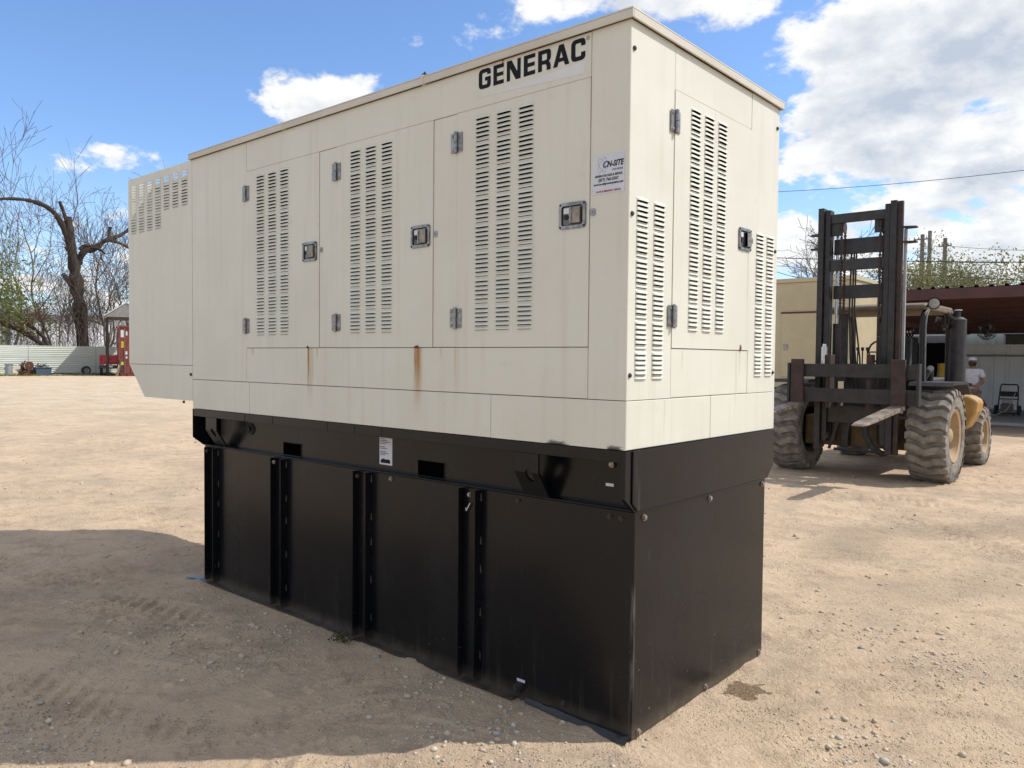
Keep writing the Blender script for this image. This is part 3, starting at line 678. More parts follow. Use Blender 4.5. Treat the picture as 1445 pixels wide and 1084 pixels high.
mb.add([(x_, hood_y1, z_) for x_, z_ in prof]+[(-GL-0.005, hood_y1, HT-0.004)], [(0, 1, 2, 3, 4)])
o = mb.build('hood_shell', cream, hd_); sm = o.modifiers.new('solid', 'SOLIDIFY'); sm.thickness = 0.006
MB().box(hx0+.004, -GL-.006, .25, hood_y1-.002, HT-.030, HT-.012).build('hood_baffle', cream, hd_)  # unseen cover added to darken the hood behind its slots
MB().tube([(-4.9, .9, 1.8), (-4.9, .9, 3.3), (-4.97, .9, 3.5)], 0.16, 20).build('muffler', steel_r, hd_, smooth=True)
for z in (3.55, 2.75, 2.35, 1.95):
    MB().lathe([(0, 0.013), (-0.012, 0.011), (-0.014, 0)], (hx0, 0.05, z), 'x', 10).build('bolt', steel_d, hd_, smooth=True)
for (xx, zz) in ((-4.47, 1.83), (-4.60, 1.585)):
    MB().lathe([(0, 0.014), (-0.012, 0.011), (-0.014, 0)], (xx, 0.0, zz), 'y', 10).build('bolt', rustm, hd_, smooth=True)

# ---- base frame
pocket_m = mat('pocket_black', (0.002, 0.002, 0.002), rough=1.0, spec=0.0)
TZ = 1.207
bf = MB()
sec = [(0.001, 1.470), (0.001, 1.5325), (GW-0.001, 1.5325), (GW-0.001, 1.470), (GW-0.008, 1.470), (GW-0.008, 1.524), (GW-0.15, 1.524), (GW-0.15, 1.216), (GW-0.095, 1.216), (GW-0.095, TZ+0.001), (0.095, TZ+0.001), (0.095, 1.216), (0.15, 1.216), (0.15, 1.524), (0.008, 1.524), (0.008, 1.470)]
bf.prism(sec, -GL+0.004, -0.024, 'x')
base = bf.build('base_frame', black, GEN, bevel=0.002)
ep = [(-0.002, 1.5325), (-0.002, 1.285), (0.095, TZ+0.003), (GW-0.095, TZ+0.003), (GW+0.002, 1.285), (GW+0.002, 1.5325)]
MB().prism(ep, -0.022, 0.001, 'x').build('end_plate', black, base, bevel=0.003); MB().prism(ep, -GL-0.001, -GL+0.003, 'x').build('end_plate', black, base)
MB().box(-GL+0.0035, -GL+0.20, 0.1475, 0.1495, 1.217, 1.523).build('recess_dark', pocket_m, base)  # matt black sheet painting in the dark of the end recess
MB().prism([(0.06, 1.529), (0.06, 1.26), (0.11, TZ+0.006), (GW-0.11, TZ+0.006), (GW-0.06, 1.26), (GW-0.06, 1.529)], 0.0015, 0.010, 'x').build('end_skin', black, base, bevel=0.003)
for xx in (-4.13, -0.65):       # folded lifting plates with an eye
    mb = MB(); hw = 0.088
    loops = [[Vector((-hw, 1.470)), Vector((hw, 1.470)), Vector((hw, TZ+0.01)), Vector((-hw, TZ+0.01))],
             [Vector((0.015+0.026*math.cos(i*R(30)), 1.345+0.036*math.sin(i*R(30)))) for i in range(12)]]
    lo = [[Vector((q.x, q.y, 0)) for q in L] for L in loops]; av = [q for L in lo for q in L]; tri = tessellate_polygon(lo)
    bm = bmesh.new(); vs = [bm.verts.new((xx+q.x, 0, q.y)) for q in av]
    for t_ in tri: bm.faces.new([vs[i] for i in t_])
    bmesh.ops.bisect_plane(bm, geom=bm.verts[:]+bm.edges[:]+bm.faces[:], plane_co=(0, 0, 1.365), plane_no=(0, 0, 1))
    for v in bm.verts: v.co.y = 0.004+max(0, 1.365-v.co.z)*0.66
    me = bpy.data.meshes.new('lifting_plate'); bm.to_mesh(me); bm.free(); me.materials.append(black)
    o = bpy.data.objects.new('lifting_plate', me); COL.objects.link(o); o.parent = base; q = o.modifiers.new('s', 'SOLIDIFY'); q.thickness = 0.014; q.offset = 0
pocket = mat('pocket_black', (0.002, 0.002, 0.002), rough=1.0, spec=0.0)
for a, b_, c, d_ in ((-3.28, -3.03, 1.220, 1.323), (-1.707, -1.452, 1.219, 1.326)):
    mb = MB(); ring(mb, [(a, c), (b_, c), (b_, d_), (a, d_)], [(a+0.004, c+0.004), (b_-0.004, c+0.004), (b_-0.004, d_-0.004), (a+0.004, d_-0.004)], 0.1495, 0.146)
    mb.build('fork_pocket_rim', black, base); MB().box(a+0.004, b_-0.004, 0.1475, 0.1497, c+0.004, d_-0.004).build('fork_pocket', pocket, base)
for xx in (-3.6, -3.2, -2.5, -2.19, -1.9, -0.30):
    MB().box(xx-0.002, xx+0.002, -0.0010, 0.002, 1.471, 1.530).build('weld_joint', gasket, base)
pl_ = MB().box(-2.099, -1.965, 0.1475, 0.1490, 1.256, 1.443).build('data_label', white_vinyl, base)
for i in range(11):
    if i in (4, 7): continue
    MB().box(-2.09, -2.09+0.05+0.06*((i*37) % 5)/5, 0.1468, 0.1474, 1.432-i*0.011, 1.436-i*0.011).build('print_line', ink, pl_)
random.seed(3)
MB().add([(-2.085, .1468, 1.268), (-1.985, .1468, 1.268), (-1.985, .1468, 1.285), (-2.0, .1468, 1.297), (-2.03, .1468, 1.293), (-2.06, .1468, 1.299), (-2.085, .1468, 1.288)], [(0, 1, 2, 3, 4, 5, 6)]).build('print_line', ink, pl_)
for (xx, zz, mm) in ((-0.173, 1.437, bolt_m),):
    MB().lathe([(0, 0.020), (-0.016, 0.018), (-0.018, 0)], (xx, 0.15, zz), 'y', 6).build('bolt', mm, base)
MB().box(-0.215, -0.165, 0.147, 0.149, 1.318, 1.334).build('small_tag', white_vinyl, base)
MB().lathe([(0, 0.05), (-0.01, 0.045), (-0.012, 0.02), (-0.03, 0.02), (-0.03, 0)], (-3.75, 0.15, 1.39), 'y', 12).build('grommet', gasket, base, smooth=True)

# ---- sub-base fuel tank
tk = MB().box(-4.45, -0.009, 0.11, GW-0.11, 0.006, TZ-0.001)
tank = tk.build('fuel_tank', black, GEN, bevel=0.005)
tank['label'] = 'tall black welded fuel tank under the enclosure'
for xx in (-4.36, -3.325, -2.285, -1.243):
    s_ = MB(); w_ = 0.147
    s_.box(xx, xx+0.008, 0.055, 0.109, 0.03, TZ-0.01); s_.box(xx+w_-0.008, xx+w_, 0.055, 0.109, 0.03, TZ-0.01); s_.box(xx+0.009, xx+w_-0.009, 0.103, 0.1095, 0.03, TZ-0.01)
    q = s_.build('stiffener', black, tank, bevel=0.0015)
    for k in range(5):
        z = 0.16+k*0.235+0.03*((k*7) % 3)
        MB().lathe([(0, 0.006), (0.025, 0.005), (0.05, 0.002)], (xx+w_+0.003, 0.106, z), 'z', 6).build('weld', mat('weld_bead', (0.07, 0.065, 0.06), rough=0.4, metal=0.6), tank, smooth=True)
MB().prism([(0.062, 0.004), (0.062, 0.012), (0.1085, 0.016), (0.1085, 0.028), (0.116, 0.028), (0.116, 0.004)], -4.45, -0.80, 'x').build('foot_angle', black, tank)
mb = MB()
n = 15; vs = []
random.seed(5)
for i in range(n):
    t_ = i/(n-1); xx = -0.72+t_*0.715; wv = random.uniform(-.004, .004)
    e = 0.088-0.045*t_+random.uniform(-.005, .005)
    vs += [(xx, 0.107, 0.030), (xx, 0.5*(0.107+e), 0.032+wv), (xx, e, 0.006), (xx, e+0.004, 0.001)]
fs = [(i*4+j, (i+1)*4+j, (i+1)*4+j+1, i*4+j+1) for i in range(n-1) for j in range(3)]
o = mb.add(vs, fs).build('rubber_strip', mat('black_rubber_sheet', (0.018, 0.018, 0.019), rough=0.45, scale=20), tank, smooth=True)
bolt_d = mat('dark_rusty_bolt', (0.075, 0.038, 0.026), (0.03, 0.02, 0.016), rough=0.7, scale=60)
def hexbolt(c, axis, sgn, m_=bolt_m, r=0.014):
    return MB().lathe([(0, r*1.5), (sgn*0.004, r*1.5), (sgn*0.004, r), (sgn*0.014, r), (sgn*0.016, r*0.6), (sgn*0.016, 0)], c, axis, 6).build('bolt', m_, tank)
for (y, z) in ((0.20, 1.168), (0.943, 1.172), (1.697, 1.172), (0.175, 0.03), (0.931, 0.035), (1.694, 0.035)): hexbolt((-0.009, y, z), 'x', 1)
for (xx, z, m_) in ((-0.453, 0.075, bolt_d), (-0.09, 1.165, bolt_d), (-0.16, 1.165, bolt_d), (-1.14, 1.17, bolt_m), (-2.22, 1.17, bolt_d), (-1.93, 1.175, bolt_m), (-3.26, 1.17, bolt_m), (-4.30, 1.17, bolt_d), (-0.80, 1.17, bolt_d)):
    hexbolt((xx, 0.11 if xx > -1 or abs(xx+1.93) < .1 else 0.055, z), 'y', -1, m_, 0.011)
MB().lathe([(0, 0.032), (-0.03, 0.03), (-0.03, 0.018), (-0.04, 0.016), (-0.04, 0)], (-0.775, 0.11, 0.075), 'y', 12).build('drain_plug', steel_d, tank, smooth=True)
MB().box(-0.795, -0.735, 0.1075, 0.1095, 0.108, 0.124).build('small_tag', white_vinyl, tank)
MB().tube([(-1.21, 0.095, 1.075), (-1.20, 0.088, 1.06), (-1.185, 0.09, 1.085), (-1.17, 0.09, 1.11)], 0.004, 5).build('paint_chip', white_vinyl, tank)

tp = MB(); pts = [(-4.50, 0.02), (-4.62, -0.07), (-4.80, -0.10)]
tp.add([(-4.46, .16, .012), (-4.46, .06, .016), (-4.54, .03, .02), (-4.63, .02, .008), (-4.64, .06, .010), (-4.56, .10, .022)], [(0, 1, 2, 5), (5, 2, 3, 4)])
o = tp.build('blue_plastic_scrap', mat('blue_plastic', (0.22, 0.27, 0.34), rough=0.5)); o.scale = (S, S, S)
q = o.modifiers.new('s', 'SOLIDIFY'); q.thickness = 0.004; tag(o, 'scrap of pale blue plastic at the foot of the tank far corner', 'plastic scrap')

# ------------------------------------------------------------------ rough-terrain forklift
FX, FY = -1.86, 9.35
FK = thing('forklift', (FX, FY, 0), 'big dusty rough-terrain forklift with tall black mast and raised forks', 'forklift')
def fpart(mb, name, mats, parent=None, **kw):
    o = mb.build(name, mats, None, **kw); rel(o, FK); 
    if parent is not None:
        o.parent = parent; o.matrix_parent_inverse = Matrix.Identity(4)
    return o
def wheel(name, c, Rr, wd_, side, nlug, rimr, rim_m, label=None):
    """side = +1: dished face towards +x"""
    rec = Rr-0.05*Rr/0.65
    hub = fpart(MB().lathe([(side*0.02, 0.0), (side*wd_*0.30, 0.0), (side*wd_*0.30, rimr*0.30), (side*wd_*0.20, rimr*0.34), (side*wd_*0.16, rimr*0.72), (side*wd_*0.26, rimr*0.86), (side*wd_*0.44, rimr*0.90), (side*wd_*0.47, rimr*1.02), (side*wd_*0.40, rimr*1.05), (-side*wd_*0.40, rimr*1.05), (-side*wd_*0.47, rimr*1.02), (-side*wd_*0.42, rimr*0.88), (-side*wd_*0.05, rimr*0.80), (-side*wd_*0.05, rimr*0.25), (-side*wd_*0.25, rimr*0.2), (-side*wd_*0.25, 0)], c, 'x', 36), name, rim_m, smooth=True)
    if label: hub['label'] = label
    h = wd_/2
    prof = [(-h*0.78, rimr*1.0), (-h*0.98, rimr*1.12), (-h*1.03, rec*0.82), (-h*0.97, rec*0.95), (-h*0.80, rec*0.995), (0, rec*1.01), (h*0.80, rec*0.995), (h*0.97, rec*0.95), (h*1.03, rec*0.82), (h*0.98, rimr*1.12), (h*0.78, rimr*1.0)]
    ty = MB().lathe(prof, c, 'x', 48)
    # curved tread bars wrapping on to the shoulder
    sec = [(-1.04, 0.86), (-1.0, 0.955), (-0.78, 1.0), (-0.4, 1.012), (0, 1.016), (0.4, 1.012), (0.78, 1.0), (1.0, 0.955), (1.04, 0.86)]
    for k in range(nlug):
        th0 = 2*math.pi*k/nlug; th_w = 2*math.pi/nlug*0.33
        vs = []
        for (a, rr_) in sec:
            off = 0.055*math.cos(a*math.pi*1.5)+0.03*a
            for (dt, top) in ((-1, 0), (-0.82, 1), (0.82, 1), (1, 0)):
                th = th0+off+dt*th_w; rad = Rr*rr_ if top else Rr*rr_-0.06*Rr/0.65
                vs.append((c[0]+a*h, c[1]+rad*math.cos(th), c[2]+rad*math.sin(th)))
        fs = [(i*4+j, i*4+j+1, (i+1)*4+j+1, (i+1)*4+j) for i in range(len(sec)-1) for j in range(3)]
        ty.add(vs, fs)
    fpart(ty, 'tyre', rubber, hub, smooth=True)
    nb = MB()
    for k in range(10):
        th = 2*math.pi*k/10; nb.lathe([(side*wd_*0.17, 0.016), (side*wd_*0.17+side*0.03, 0.016), (side*wd_*0.17+side*0.03, 0)], (c[0], c[1]+rimr*0.5*math.cos(th), c[2]+rimr*0.5*math.sin(th)), 'x', 6)
    fpart(nb, 'wheel_nut', steel_r, hub)
    fpart(MB().lathe([(side*wd_*0.28, rimr*0.29), (side*wd_*0.36, rimr*0.27), (side*wd_*0.40, rimr*0.16), (side*wd_*0.40, 0)], c, 'x', 20), 'hub_cap', tan, hub, smooth=True)
wheel('front_wheel', (-0.905, FY, 0.645), 0.655, 0.50, 1, 24, 0.36, tan, 'dusty front wheel with pale tan rim')
wheel('front_wheel', (-2.87, FY, 0.645), 0.655, 0.50, -1, 24, 0.36, steel_d, 'front wheel nearest the generator')
wheel('rear_wheel', (-0.93, 11.85, 0.465), 0.475, 0.40, 1, 20, 0.27, tan); wheel('rear_wheel', (-2.78, 11.85, 0.465), 0.475, 0.40, -1, 20, 0.27, steel_d)
# chassis: yellow darkened in its colour for the shade between the wheels
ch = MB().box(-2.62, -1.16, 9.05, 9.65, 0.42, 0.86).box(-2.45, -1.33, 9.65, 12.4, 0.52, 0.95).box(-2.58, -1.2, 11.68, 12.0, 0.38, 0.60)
ch = fpart(ch, 'chassis', mat('shaded_yellow', (0.15, 0.088, 0.030), (0.06, 0.042, 0.026), rough=0.7, scale=6), bevel=0.02)
fpart(MB().tube([(-2.62, FY, .645), (-1.15, FY, .645)], 0.13, 16), 'axle', steel_r, smooth=True)
# counterweight / engine hood: rounded rear
pw = [(10.9, 0.62), (10.9, 1.16), (11.6, 1.17), (12.5, 1.09), (12.78, 1.00), (12.90, 0.86), (12.86, 0.70), (12.6, 0.58), (12.35, 0.62), (12.25, 0.80), (12.05, 0.93), (11.65, 0.93), (11.45, 0.80), (11.38, 0.62)]
cw = fpart(MB().prism(pw, -2.72, -0.98, 'x'), 'counterweight', yellow, bevel=0.05, seg=4)
fpart(MB().box(-2.35, -1.35, 10.35, 12.2, 1.168, 1.40), 'engine_cover', steel_d, cw, bevel=0.05, seg=3)
fpart(MB().box(-1.4, -1.345, 10.5, 12.0, 1.20, 1.36), 'cover_slot', steel_b, cw)
fpart(MB().prism([(-1.34, 1.15), (-0.80, 1.14), (-0.68, 1.07), (-0.70, 0.90), (-0.84, 0.62), (-1.34, 0.58)], 10.88, 11.34, 'y'), 'rear_fender', yellow, cw, bevel=0.05, seg=3)
# front fenders
for x0_, x1_ in ((-1.19, -0.64), (-3.13, -2.58)):
    fpart(MB().prism([(9.0, 1.33), (9.05, 1.38), (9.9, 1.38), (10.15, 1.22), (10.12, 1.19), (9.88, 1.345), (9.06, 1.345)], x0_, x1_, 'x'), 'fender', steel_b)
# mast
mast = fpart(MB().box(-2.203, -1.477, 8.78, 8.88, 0.78, 1.02), 'mast', steel_d, bevel=0.006)
for x0_ in (-2.365, -1.395): fpart(MB().box(x0_, x0_+0.08, 8.70, 8.86, 0.38, 3.845), 'mast_rail', steel_d, mast, bevel=0.006)
for x0_ in (-2.275, -1.475): fpart(MB().box(x0_, x0_+0.07, 8.74, 8.90, 0.50, 3.815), 'inner_rail', steel_d, mast, bevel=0.006)
fpart(MB().box(-1.308, -1.245, 8.74, 8.80, 0.38, 3.835), 'rail_flange', steel_r, mast, bevel=0.004)
fpart(MB().box(-1.243, -1.205, 8.80, 8.84, 0.95, 3.46), 'hose_guide', mat('grey_galv', (0.36, 0.36, 0.36), (0.28, 0.28, 0.28), rough=0.6), mast, bevel=0.004)
for (z0_, z1_, yy) in ((3.62, 3.75, 8.76), (3.19, 3.41, 8.905), (2.945, 3.10, 8.76), (2.555, 2.745, 8.905)):
    o = fpart(MB().box(-2.204, -1.476, yy, yy+0.05, z0_, z1_), 'crossbar', steel_b, mast, bevel=0.006)
for x0_, x1_ in ((-2.20, -2.08), (-1.62, -1.477)): fpart(MB().box(x0_, x1_, 8.79, 8.85, 3.45, 3.621), 'pulley_plate', steel_b, mast)
for xx in (-2.05, -1.53):
    fpart(MB().lathe([(-0.022, 0.0), (-0.022, 0.085), (-0.008, 0.07), (0.008, 0.07), (0.022, 0.085), (0.022, 0)], (xx, 8.83, 3.56), 'x', 20), 'pulley', steel_r, mast, smooth=True)
    for yy in (8.755, 8.905):
        cn = MB(); z = 3.56; zend = 1.62 if yy < 8.8 else 2.3
        while z > zend:
            cn.box(xx-0.018, xx+0.018, yy-0.008, yy+0.008, z-0.034, z-0.006); cn.box(xx-0.008, xx+0.008, yy-0.012, yy+0.012, z-0.046, z+0.006); z -= 0.046
        fpart(cn, 'chain', mat('greasy_chain', (0.055, 0.026, 0.018), (0.025, 0.015, 0.012), rough=0.6, scale=20), mast)
for z0_ in (3.47, 3.27):
    for xa, xb in ((-2.50, -2.366), (-1.244, -1.09)):
        fpart(MB().prism([(xa, 8.78), (xb, 8.72), (xb, 8.92), (xa, 8.88)] if xa < -2 else [(xa, 8.72), (xb, 8.80), (xb, 8.90), (xa, 8.92)], z0_, z0_+0.02, 'z'), 'side_tab', steel_d, mast)
for xx, m_ in ((-2.165, chrome), (-1.52, steel_d)):
    fpart(MB().tube([(xx, 8.95, 0.5), (xx, 8.95, 2.2)], 0.045, 14, 0).tube([(xx, 8.95, 2.2), (xx, 8.95, 3.62)], 0.024, 12, 1), 'lift_cylinder', [steel_d, m_], mast, smooth=True)
for a, b_ in (((-2.05, 8.78, 0.80), (-2.17, 8.78, 0.40)), ((-2.10, 8.78, 0.40), (-1.45, 8.78, 0.40))):
    fpart(MB().tube([a, b_], 0.022, 6), 'brace', steel_d, mast)
fpart(MB().tube([(-1.70, 8.84, 0.80), (-1.68, 8.82, 0.62), (-1.60, 8.82, 0.46), (-1.46, 8.84, 0.37), (-1.36, 8.9, 0.42)], 0.045, 10), 'hose', rubber_d, mast, smooth=True)
for xx in (-2.0, -1.42): fpart(MB().box(xx-0.05, xx+0.05, 8.9, 9.05, 0.42, 0.80), 'mast_bracket', steel_d, mast, bevel=0.005)
for k, xx in enumerate((-1.97, -1.93, -1.90)):
    fpart(MB().tube([(xx, 8.95, 3.3), (xx-0.02, 8.97, 2.4), (xx+0.03*k, 9.0, 1.7), (xx+0.05, 9.1, 1.2)], 0.012, 6), 'hydraulic_hose', [rubber_d, steel_r, rubber_d][k], mast, smooth=True)
# carriage and forks
ca = fpart(MB().box(-2.615, -0.945, 8.42, 8.49, 1.434, 1.618), 'carriage', steel_d, bevel=0.006)
fpart(MB().box(-2.615, -0.945, 8.42, 8.49, 1.084, 1.278), 'carriage_bar', steel_d, ca, bevel=0.006)
for x0_ in (-2.652, -0.944): fpart(MB().box(x0_, x0_+0.035, 8.40, 8.52, 1.07, 1.63), 'end_plate', steel_b, ca, bevel=0.004)
for x0_ in (-2.14, -1.60): fpart(MB().box(x0_, x0_+0.06, 8.50, 8.69, 1.0, 1.75), 'carriage_bracket', steel_r, ca, bevel=0.006)
fpart(MB().tube([(-2.2, 8.6, 1.62), (-2.2, 8.6, 1.86)], 0.045, 12).tube([(-2.2, 8.6, 1.86), (-2.2, 8.6, 1.90)], 0.03, 10), 'side_shift_cylinder', chrome, ca, smooth=True)
for xx, tipx in ((-2.50, -2.56), (-1.16, -1.215)):
    hw = 0.088
    fk = MB().box(xx-hw, xx+hw, 8.365, 8.418, 1.06, 1.685)
    fk = fpart(fk, 'fork', steel_r, bevel=0.008)
    vs = []
    for (yy, z, hh, ww) in ((8.417, 1.048, 0.055, hw), (8.20, 1.026, 0.052, hw), (7.5, 0.952, 0.042, hw), (7.08, 0.908, 0.026, hw*1.0), (6.93, 0.892, 0.012, hw*0.82)):
        t_ = (8.417-yy)/1.49; cx = xx+(tipx-xx)*t_
        vs += [(cx-ww, yy, z-hh/2), (cx+ww, yy, z-hh/2), (cx+ww, yy, z+hh/2), (cx-ww, yy, z+hh/2)]
    fs = [(i*4+j, i*4+(j+1) % 4, (i+1)*4+(j+1) % 4, (i+1)*4+j) for i in range(4) for j in range(4)]+[(0, 1, 2, 3), (16, 17, 18, 19)]
    fpart(MB().add(vs, fs), 'fork_blade', fork_m, fk, bevel=0.004)
# overhead guard
og = fpart(MB().prism([(9.42, 2.40), (9.42, 2.47), (9.60, 2.505), (11.05, 2.505), (11.15, 2.46), (11.15, 2.40)], -2.62, -1.10, 'x'), 'overhead_guard', mat('dusty_brown_paint', (0.17, 0.125, 0.082), (0.12, 0.088, 0.058), rough=0.65, scale=7), bevel=0.03, seg=3)
for k in range(5): fpart(MB().box(-2.5+k*0.29, -2.5+k*0.29+0.16, 9.43, 9.434, 2.415, 2.455), 'guard_slot', steel_r, og)
for xx in (-2.58, -1.14):
    fpart(MB().tube([(xx, 9.50, 1.30), (xx, 9.48, 2.15), (xx, 9.52, 2.32), (xx, 9.68, 2.42)], 0.045, 10), 'guard_post', steel_d, og, smooth=True)
    fpart(MB().tube([(xx, 11.05, 1.20), (xx, 11.02, 2.20), (xx, 10.95, 2.36), (xx, 10.8, 2.43)], 0.045, 10), 'guard_post', steel_d, og, smooth=True)
fpart(MB().tube([(-1.095, 9.46, 1.38), (-1.095, 9.44, 2.15), (-1.095, 9.48, 2.30), (-1.095, 9.60, 2.395)], 0.012, 8), 'bright_post_edge', zinc_d, og, smooth=True)  # bright edge of the front post modelled as a thin pale tube
fpart(MB().tube([(-1.12, 9.5, 2.44), (-1.02, 9.46, 2.47)], 0.02, 8), 'lamp_arm', steel_d, og)
lamp = fpart(MB().lathe([(0.07, 0.0), (0.06, 0.045), (0.0, 0.078), (-0.03, 0.085)], (-0.985, 9.42, 2.475), 'y', 20), 'work_lamp', steel_b, og, smooth=True)
lens = MB().lathe([(-0.026, 0.070), (-0.030, 0.04), (-0.031, 0.0)], (-0.985, 9.42, 2.475), 'y', 20)
lens = lens.build('lamp_lens', mat('lamp_glass', (0.42, 0.39, 0.35), (0.26, 0.24, 0.21), rough=0.2, scale=50), None, smooth=True); rel(lens, FK); lens.parent = lamp; lens.matrix_parent_inverse = Matrix.Identity(4)
# cab furniture
seat = fpart(MB().box(-2.1, -1.6, 10.2, 10.75, 1.42, 1.54).prism([(10.62, 1.5), (10.70, 2.05), (10.82, 2.05), (10.78, 1.5)], -2.1, -1.6, 'x'), 'seat', rubber_d, bevel=0.04, seg=3)
fpart(MB().box(-2.3, -1.45, 9.72, 9.92, 0.95, 1.62), 'dashboard', steel_d, bevel=0.03)
mb = MB(); pts = [(-1.78+0.19*math.cos(R(a)), 9.78-0.06*math.sin(R(a))+0.06, 1.80+0.17*math.sin(R(a))) for a in range(0, 361, 20)]
mb.tube(pts, 0.014, 8); mb.tube([(-1.78, 9.84, 1.80), (-1.78, 9.90, 1.55)], 0.025, 8); mb.tube([(-1.95, 9.84, 1.80), (-1.6, 9.84, 1.80)], 0.012, 6)
fpart(mb, 'steering_wheel', rubber_d, smooth=True)
for k, xx in enumerate((-2.12, -2.05, -1.98)): fpart(MB().tube([(xx, 9.8, 1.6), (xx+0.02, 9.74, 1.82)], 0.010, 6).tube([(xx+0.02, 9.74, 1.82), (xx+0.02, 9.735, 1.87)], 0.022, 8), 'lever', rubber_d, smooth=True)
fpart(MB().box(-2.35, -2.22, 9.6, 9.66, 1.35, 2.38), 'cab_pillar', steel_d)
mu = fpart(MB().lathe([(1.10, 0.06), (1.14, 0.125), (2.32, 0.125), (2.36, 0.06)], (-1.02, 11.05, 0.0), 'z', 20).tube([(-1.02, 11.05, 2.36), (-1.02, 11.05, 2.45)], 0.035, 10), 'exhaust_muffler', steel_b, smooth=True)
fpart(MB().lathe([(2.46, 0.06), (2.475, 0.055), (2.48, 0.0)], (-1.02, 11.05, 0.0), 'z', 14), 'rain_cap', chrome, mu, smooth=True)
fpart(MB().box(-1.18, -1.0, 11.0, 11.09, 1.05, 1.2), 'muffler_bracket', steel_d, mu); fpart(MB().box(-1.2, -1.12, 10.8, 11.1, 2.18, 2.24), 'muffler_bracket', steel_d, mu)
fpart(MB().tube([(-1.25, 9.75, 1.30), (-1.15, 9.85, 1.52), (-1.15, 10.0, 1.56), (-1.2, 10.2, 1.40)], 0.05, 10), 'air_hose', rubber_d, smooth=True)
fpart(MB().box(-1.3, -1.18, 10.0, 10.5, 0.95, 1.36), 'battery_box', steel_d, bevel=0.01)

# ------------------------------------------------------------------ right-hand background
def wb(mb, name, m_, root, **kw): return rel(mb.build(name, m_, None, **kw), root)
# second generator, beige
BG = thing('generator_set', (-5.0, 15.5, 0), 'older tan generator enclosure parked behind the forklift mast', 'generator')
bx0, bx1, by0, by1 = -8.6, -4.02, 15.5, 17.3
beige = mat('beige_paint', (0.50, 0.43, 0.27), (0.44, 0.37, 0.23), rough=0.55, scale=1.5)
wb(MB().box(bx0, bx1, by0, by1, 1.02, 3.48), 'housing', beige, BG, bevel=0.01)
wb(MB().box(bx0-0.04, bx1+0.04, by0-0.04, by1+0.04, 3.482, 3.58), 'roof', beige, BG, bevel=0.01)
for x0_, x1_ in ((-6.95, -5.95), (-5.62, -4.72)):
    dd = wb(MB().box(x0_, x1_, by0-0.03, by0-0.002, 1.28, 2.76), 'door', beige, BG, bevel=0.008)
    wb(MB().box(x0_-0.02, x1_+0.02, by0-0.036, by0-0.002, 2.765, 2.80), 'drip_rail', rustm, BG)
    k = wb(MB().box(x0_+0.05, x0_+0.16, by0-0.05, by0-0.031, 1.92, 2.04), 'latch', zinc, BG, bevel=0.01); k.parent = dd; k.matrix_parent_inverse = Matrix.Identity(4)
wb(MB().box(bx0+0.03, bx1-0.03, by0+0.05, by1-0.05, 0.0, 1.018), 'tank', black, BG, bevel=0.01)

# concrete slab and shed
slabm = mat('concrete', (0.36, 0.35, 0.34), (0.28, 0.27, 0.26), rough=0.85, scale=1.2, bstr=0.1)
o = MB().box(-9, 6.5, 21.4, 29.0, -0.2, 0.07).build('concrete_slab', slabm, bevel=0.02); o['kind'] = 'structure'
SH = thing('open_shed', (-2, 20, 0), 'open-sided shed with dark red sheet metal roof', 'shed')
redm = mat('dark_red_sheet', (0.085, 0.026, 0.022), (0.062, 0.020, 0.018), rough=0.5, scale=2)
redu = mat('brown_red_underside', (0.105, 0.038, 0.030), (0.075, 0.03, 0.025), rough=0.6, scale=2)
xs0, xs1 = -12.5, 7.5; rp = []
x_ = xs0
while x_ < xs1:
    rp += [(x_, 0), (x_+0.10, 0), (x_+0.13, 0.05), (x_+0.20, 0.05), (x_+0.23, 0)]; x_ += 0.33
def roof_z(y): return 3.56+(y-20)*(2.80-3.56)/9.0
vs = []
for yy in (19.95, 29.2): vs += [(a, yy, roof_z(yy)+b) for a, b in rp]
n = len(rp); wb(MB().add(vs, [(i, i+1, n+i+1, n+i) for i in range(n-1)]), 'roof', redu, SH)
wb(MB().box(xs0, xs1, 19.90, 19.945, 3.27, 3.545), 'fascia', redm, SH, bevel=0.006)
for k in range(9):
    yy = 20.3+k*1.05; wb(MB().box(xs0+0.05, xs1-0.05, yy, yy+0.06, roof_z(yy)-0.17, roof_z(yy)-0.015), 'purlin', redu, SH)
for xx in (-11.8, -4.25, 4.2):
    wb(MB().box(xx-0.07, xx+0.07, 20.0, 20.14, 0, 3.26), 'post', steel_b, SH); wb(MB().box(xx-0.06, xx+0.06, 20.141, 28.6, 2.62, 2.74), 'rafter', redu, SH)
# rear building with pale ribbed walls and green trim
RBD = thing('workshop_building', (-4, 29.6, 0), 'pale metal workshop with green trim behind the red shed', 'building')
palew = mat('pale_green_wall', (0.66, 0.72, 0.68), (0.60, 0.66, 0.62), rough=0.55, scale=1.0); green = mat('green_trim', (0.05, 0.16, 0.11), (0.04, 0.12, 0.085), rough=0.5)
def ribbed(x0_, x1_, y, z0_, z1_, pitch, dep, m_, name, root, axis='x'):
    pr = []; a = x0_
    while a < x1_: pr += [(a, 0), (a+pitch*0.45, 0), (a+pitch*0.55, -dep), (a+pitch*0.80, -dep), (a+pitch*0.90, 0)]; a += pitch
    n = len(pr); vs = [((p, y+q, z) if axis == 'x' else (y-q, p, z)) for z in (z0_, z1_) for p, q in pr]
    return wb(MB().add(vs, [(i, i+1, n+i+1, n+i) for i in range(n-1)]), name, m_, root)
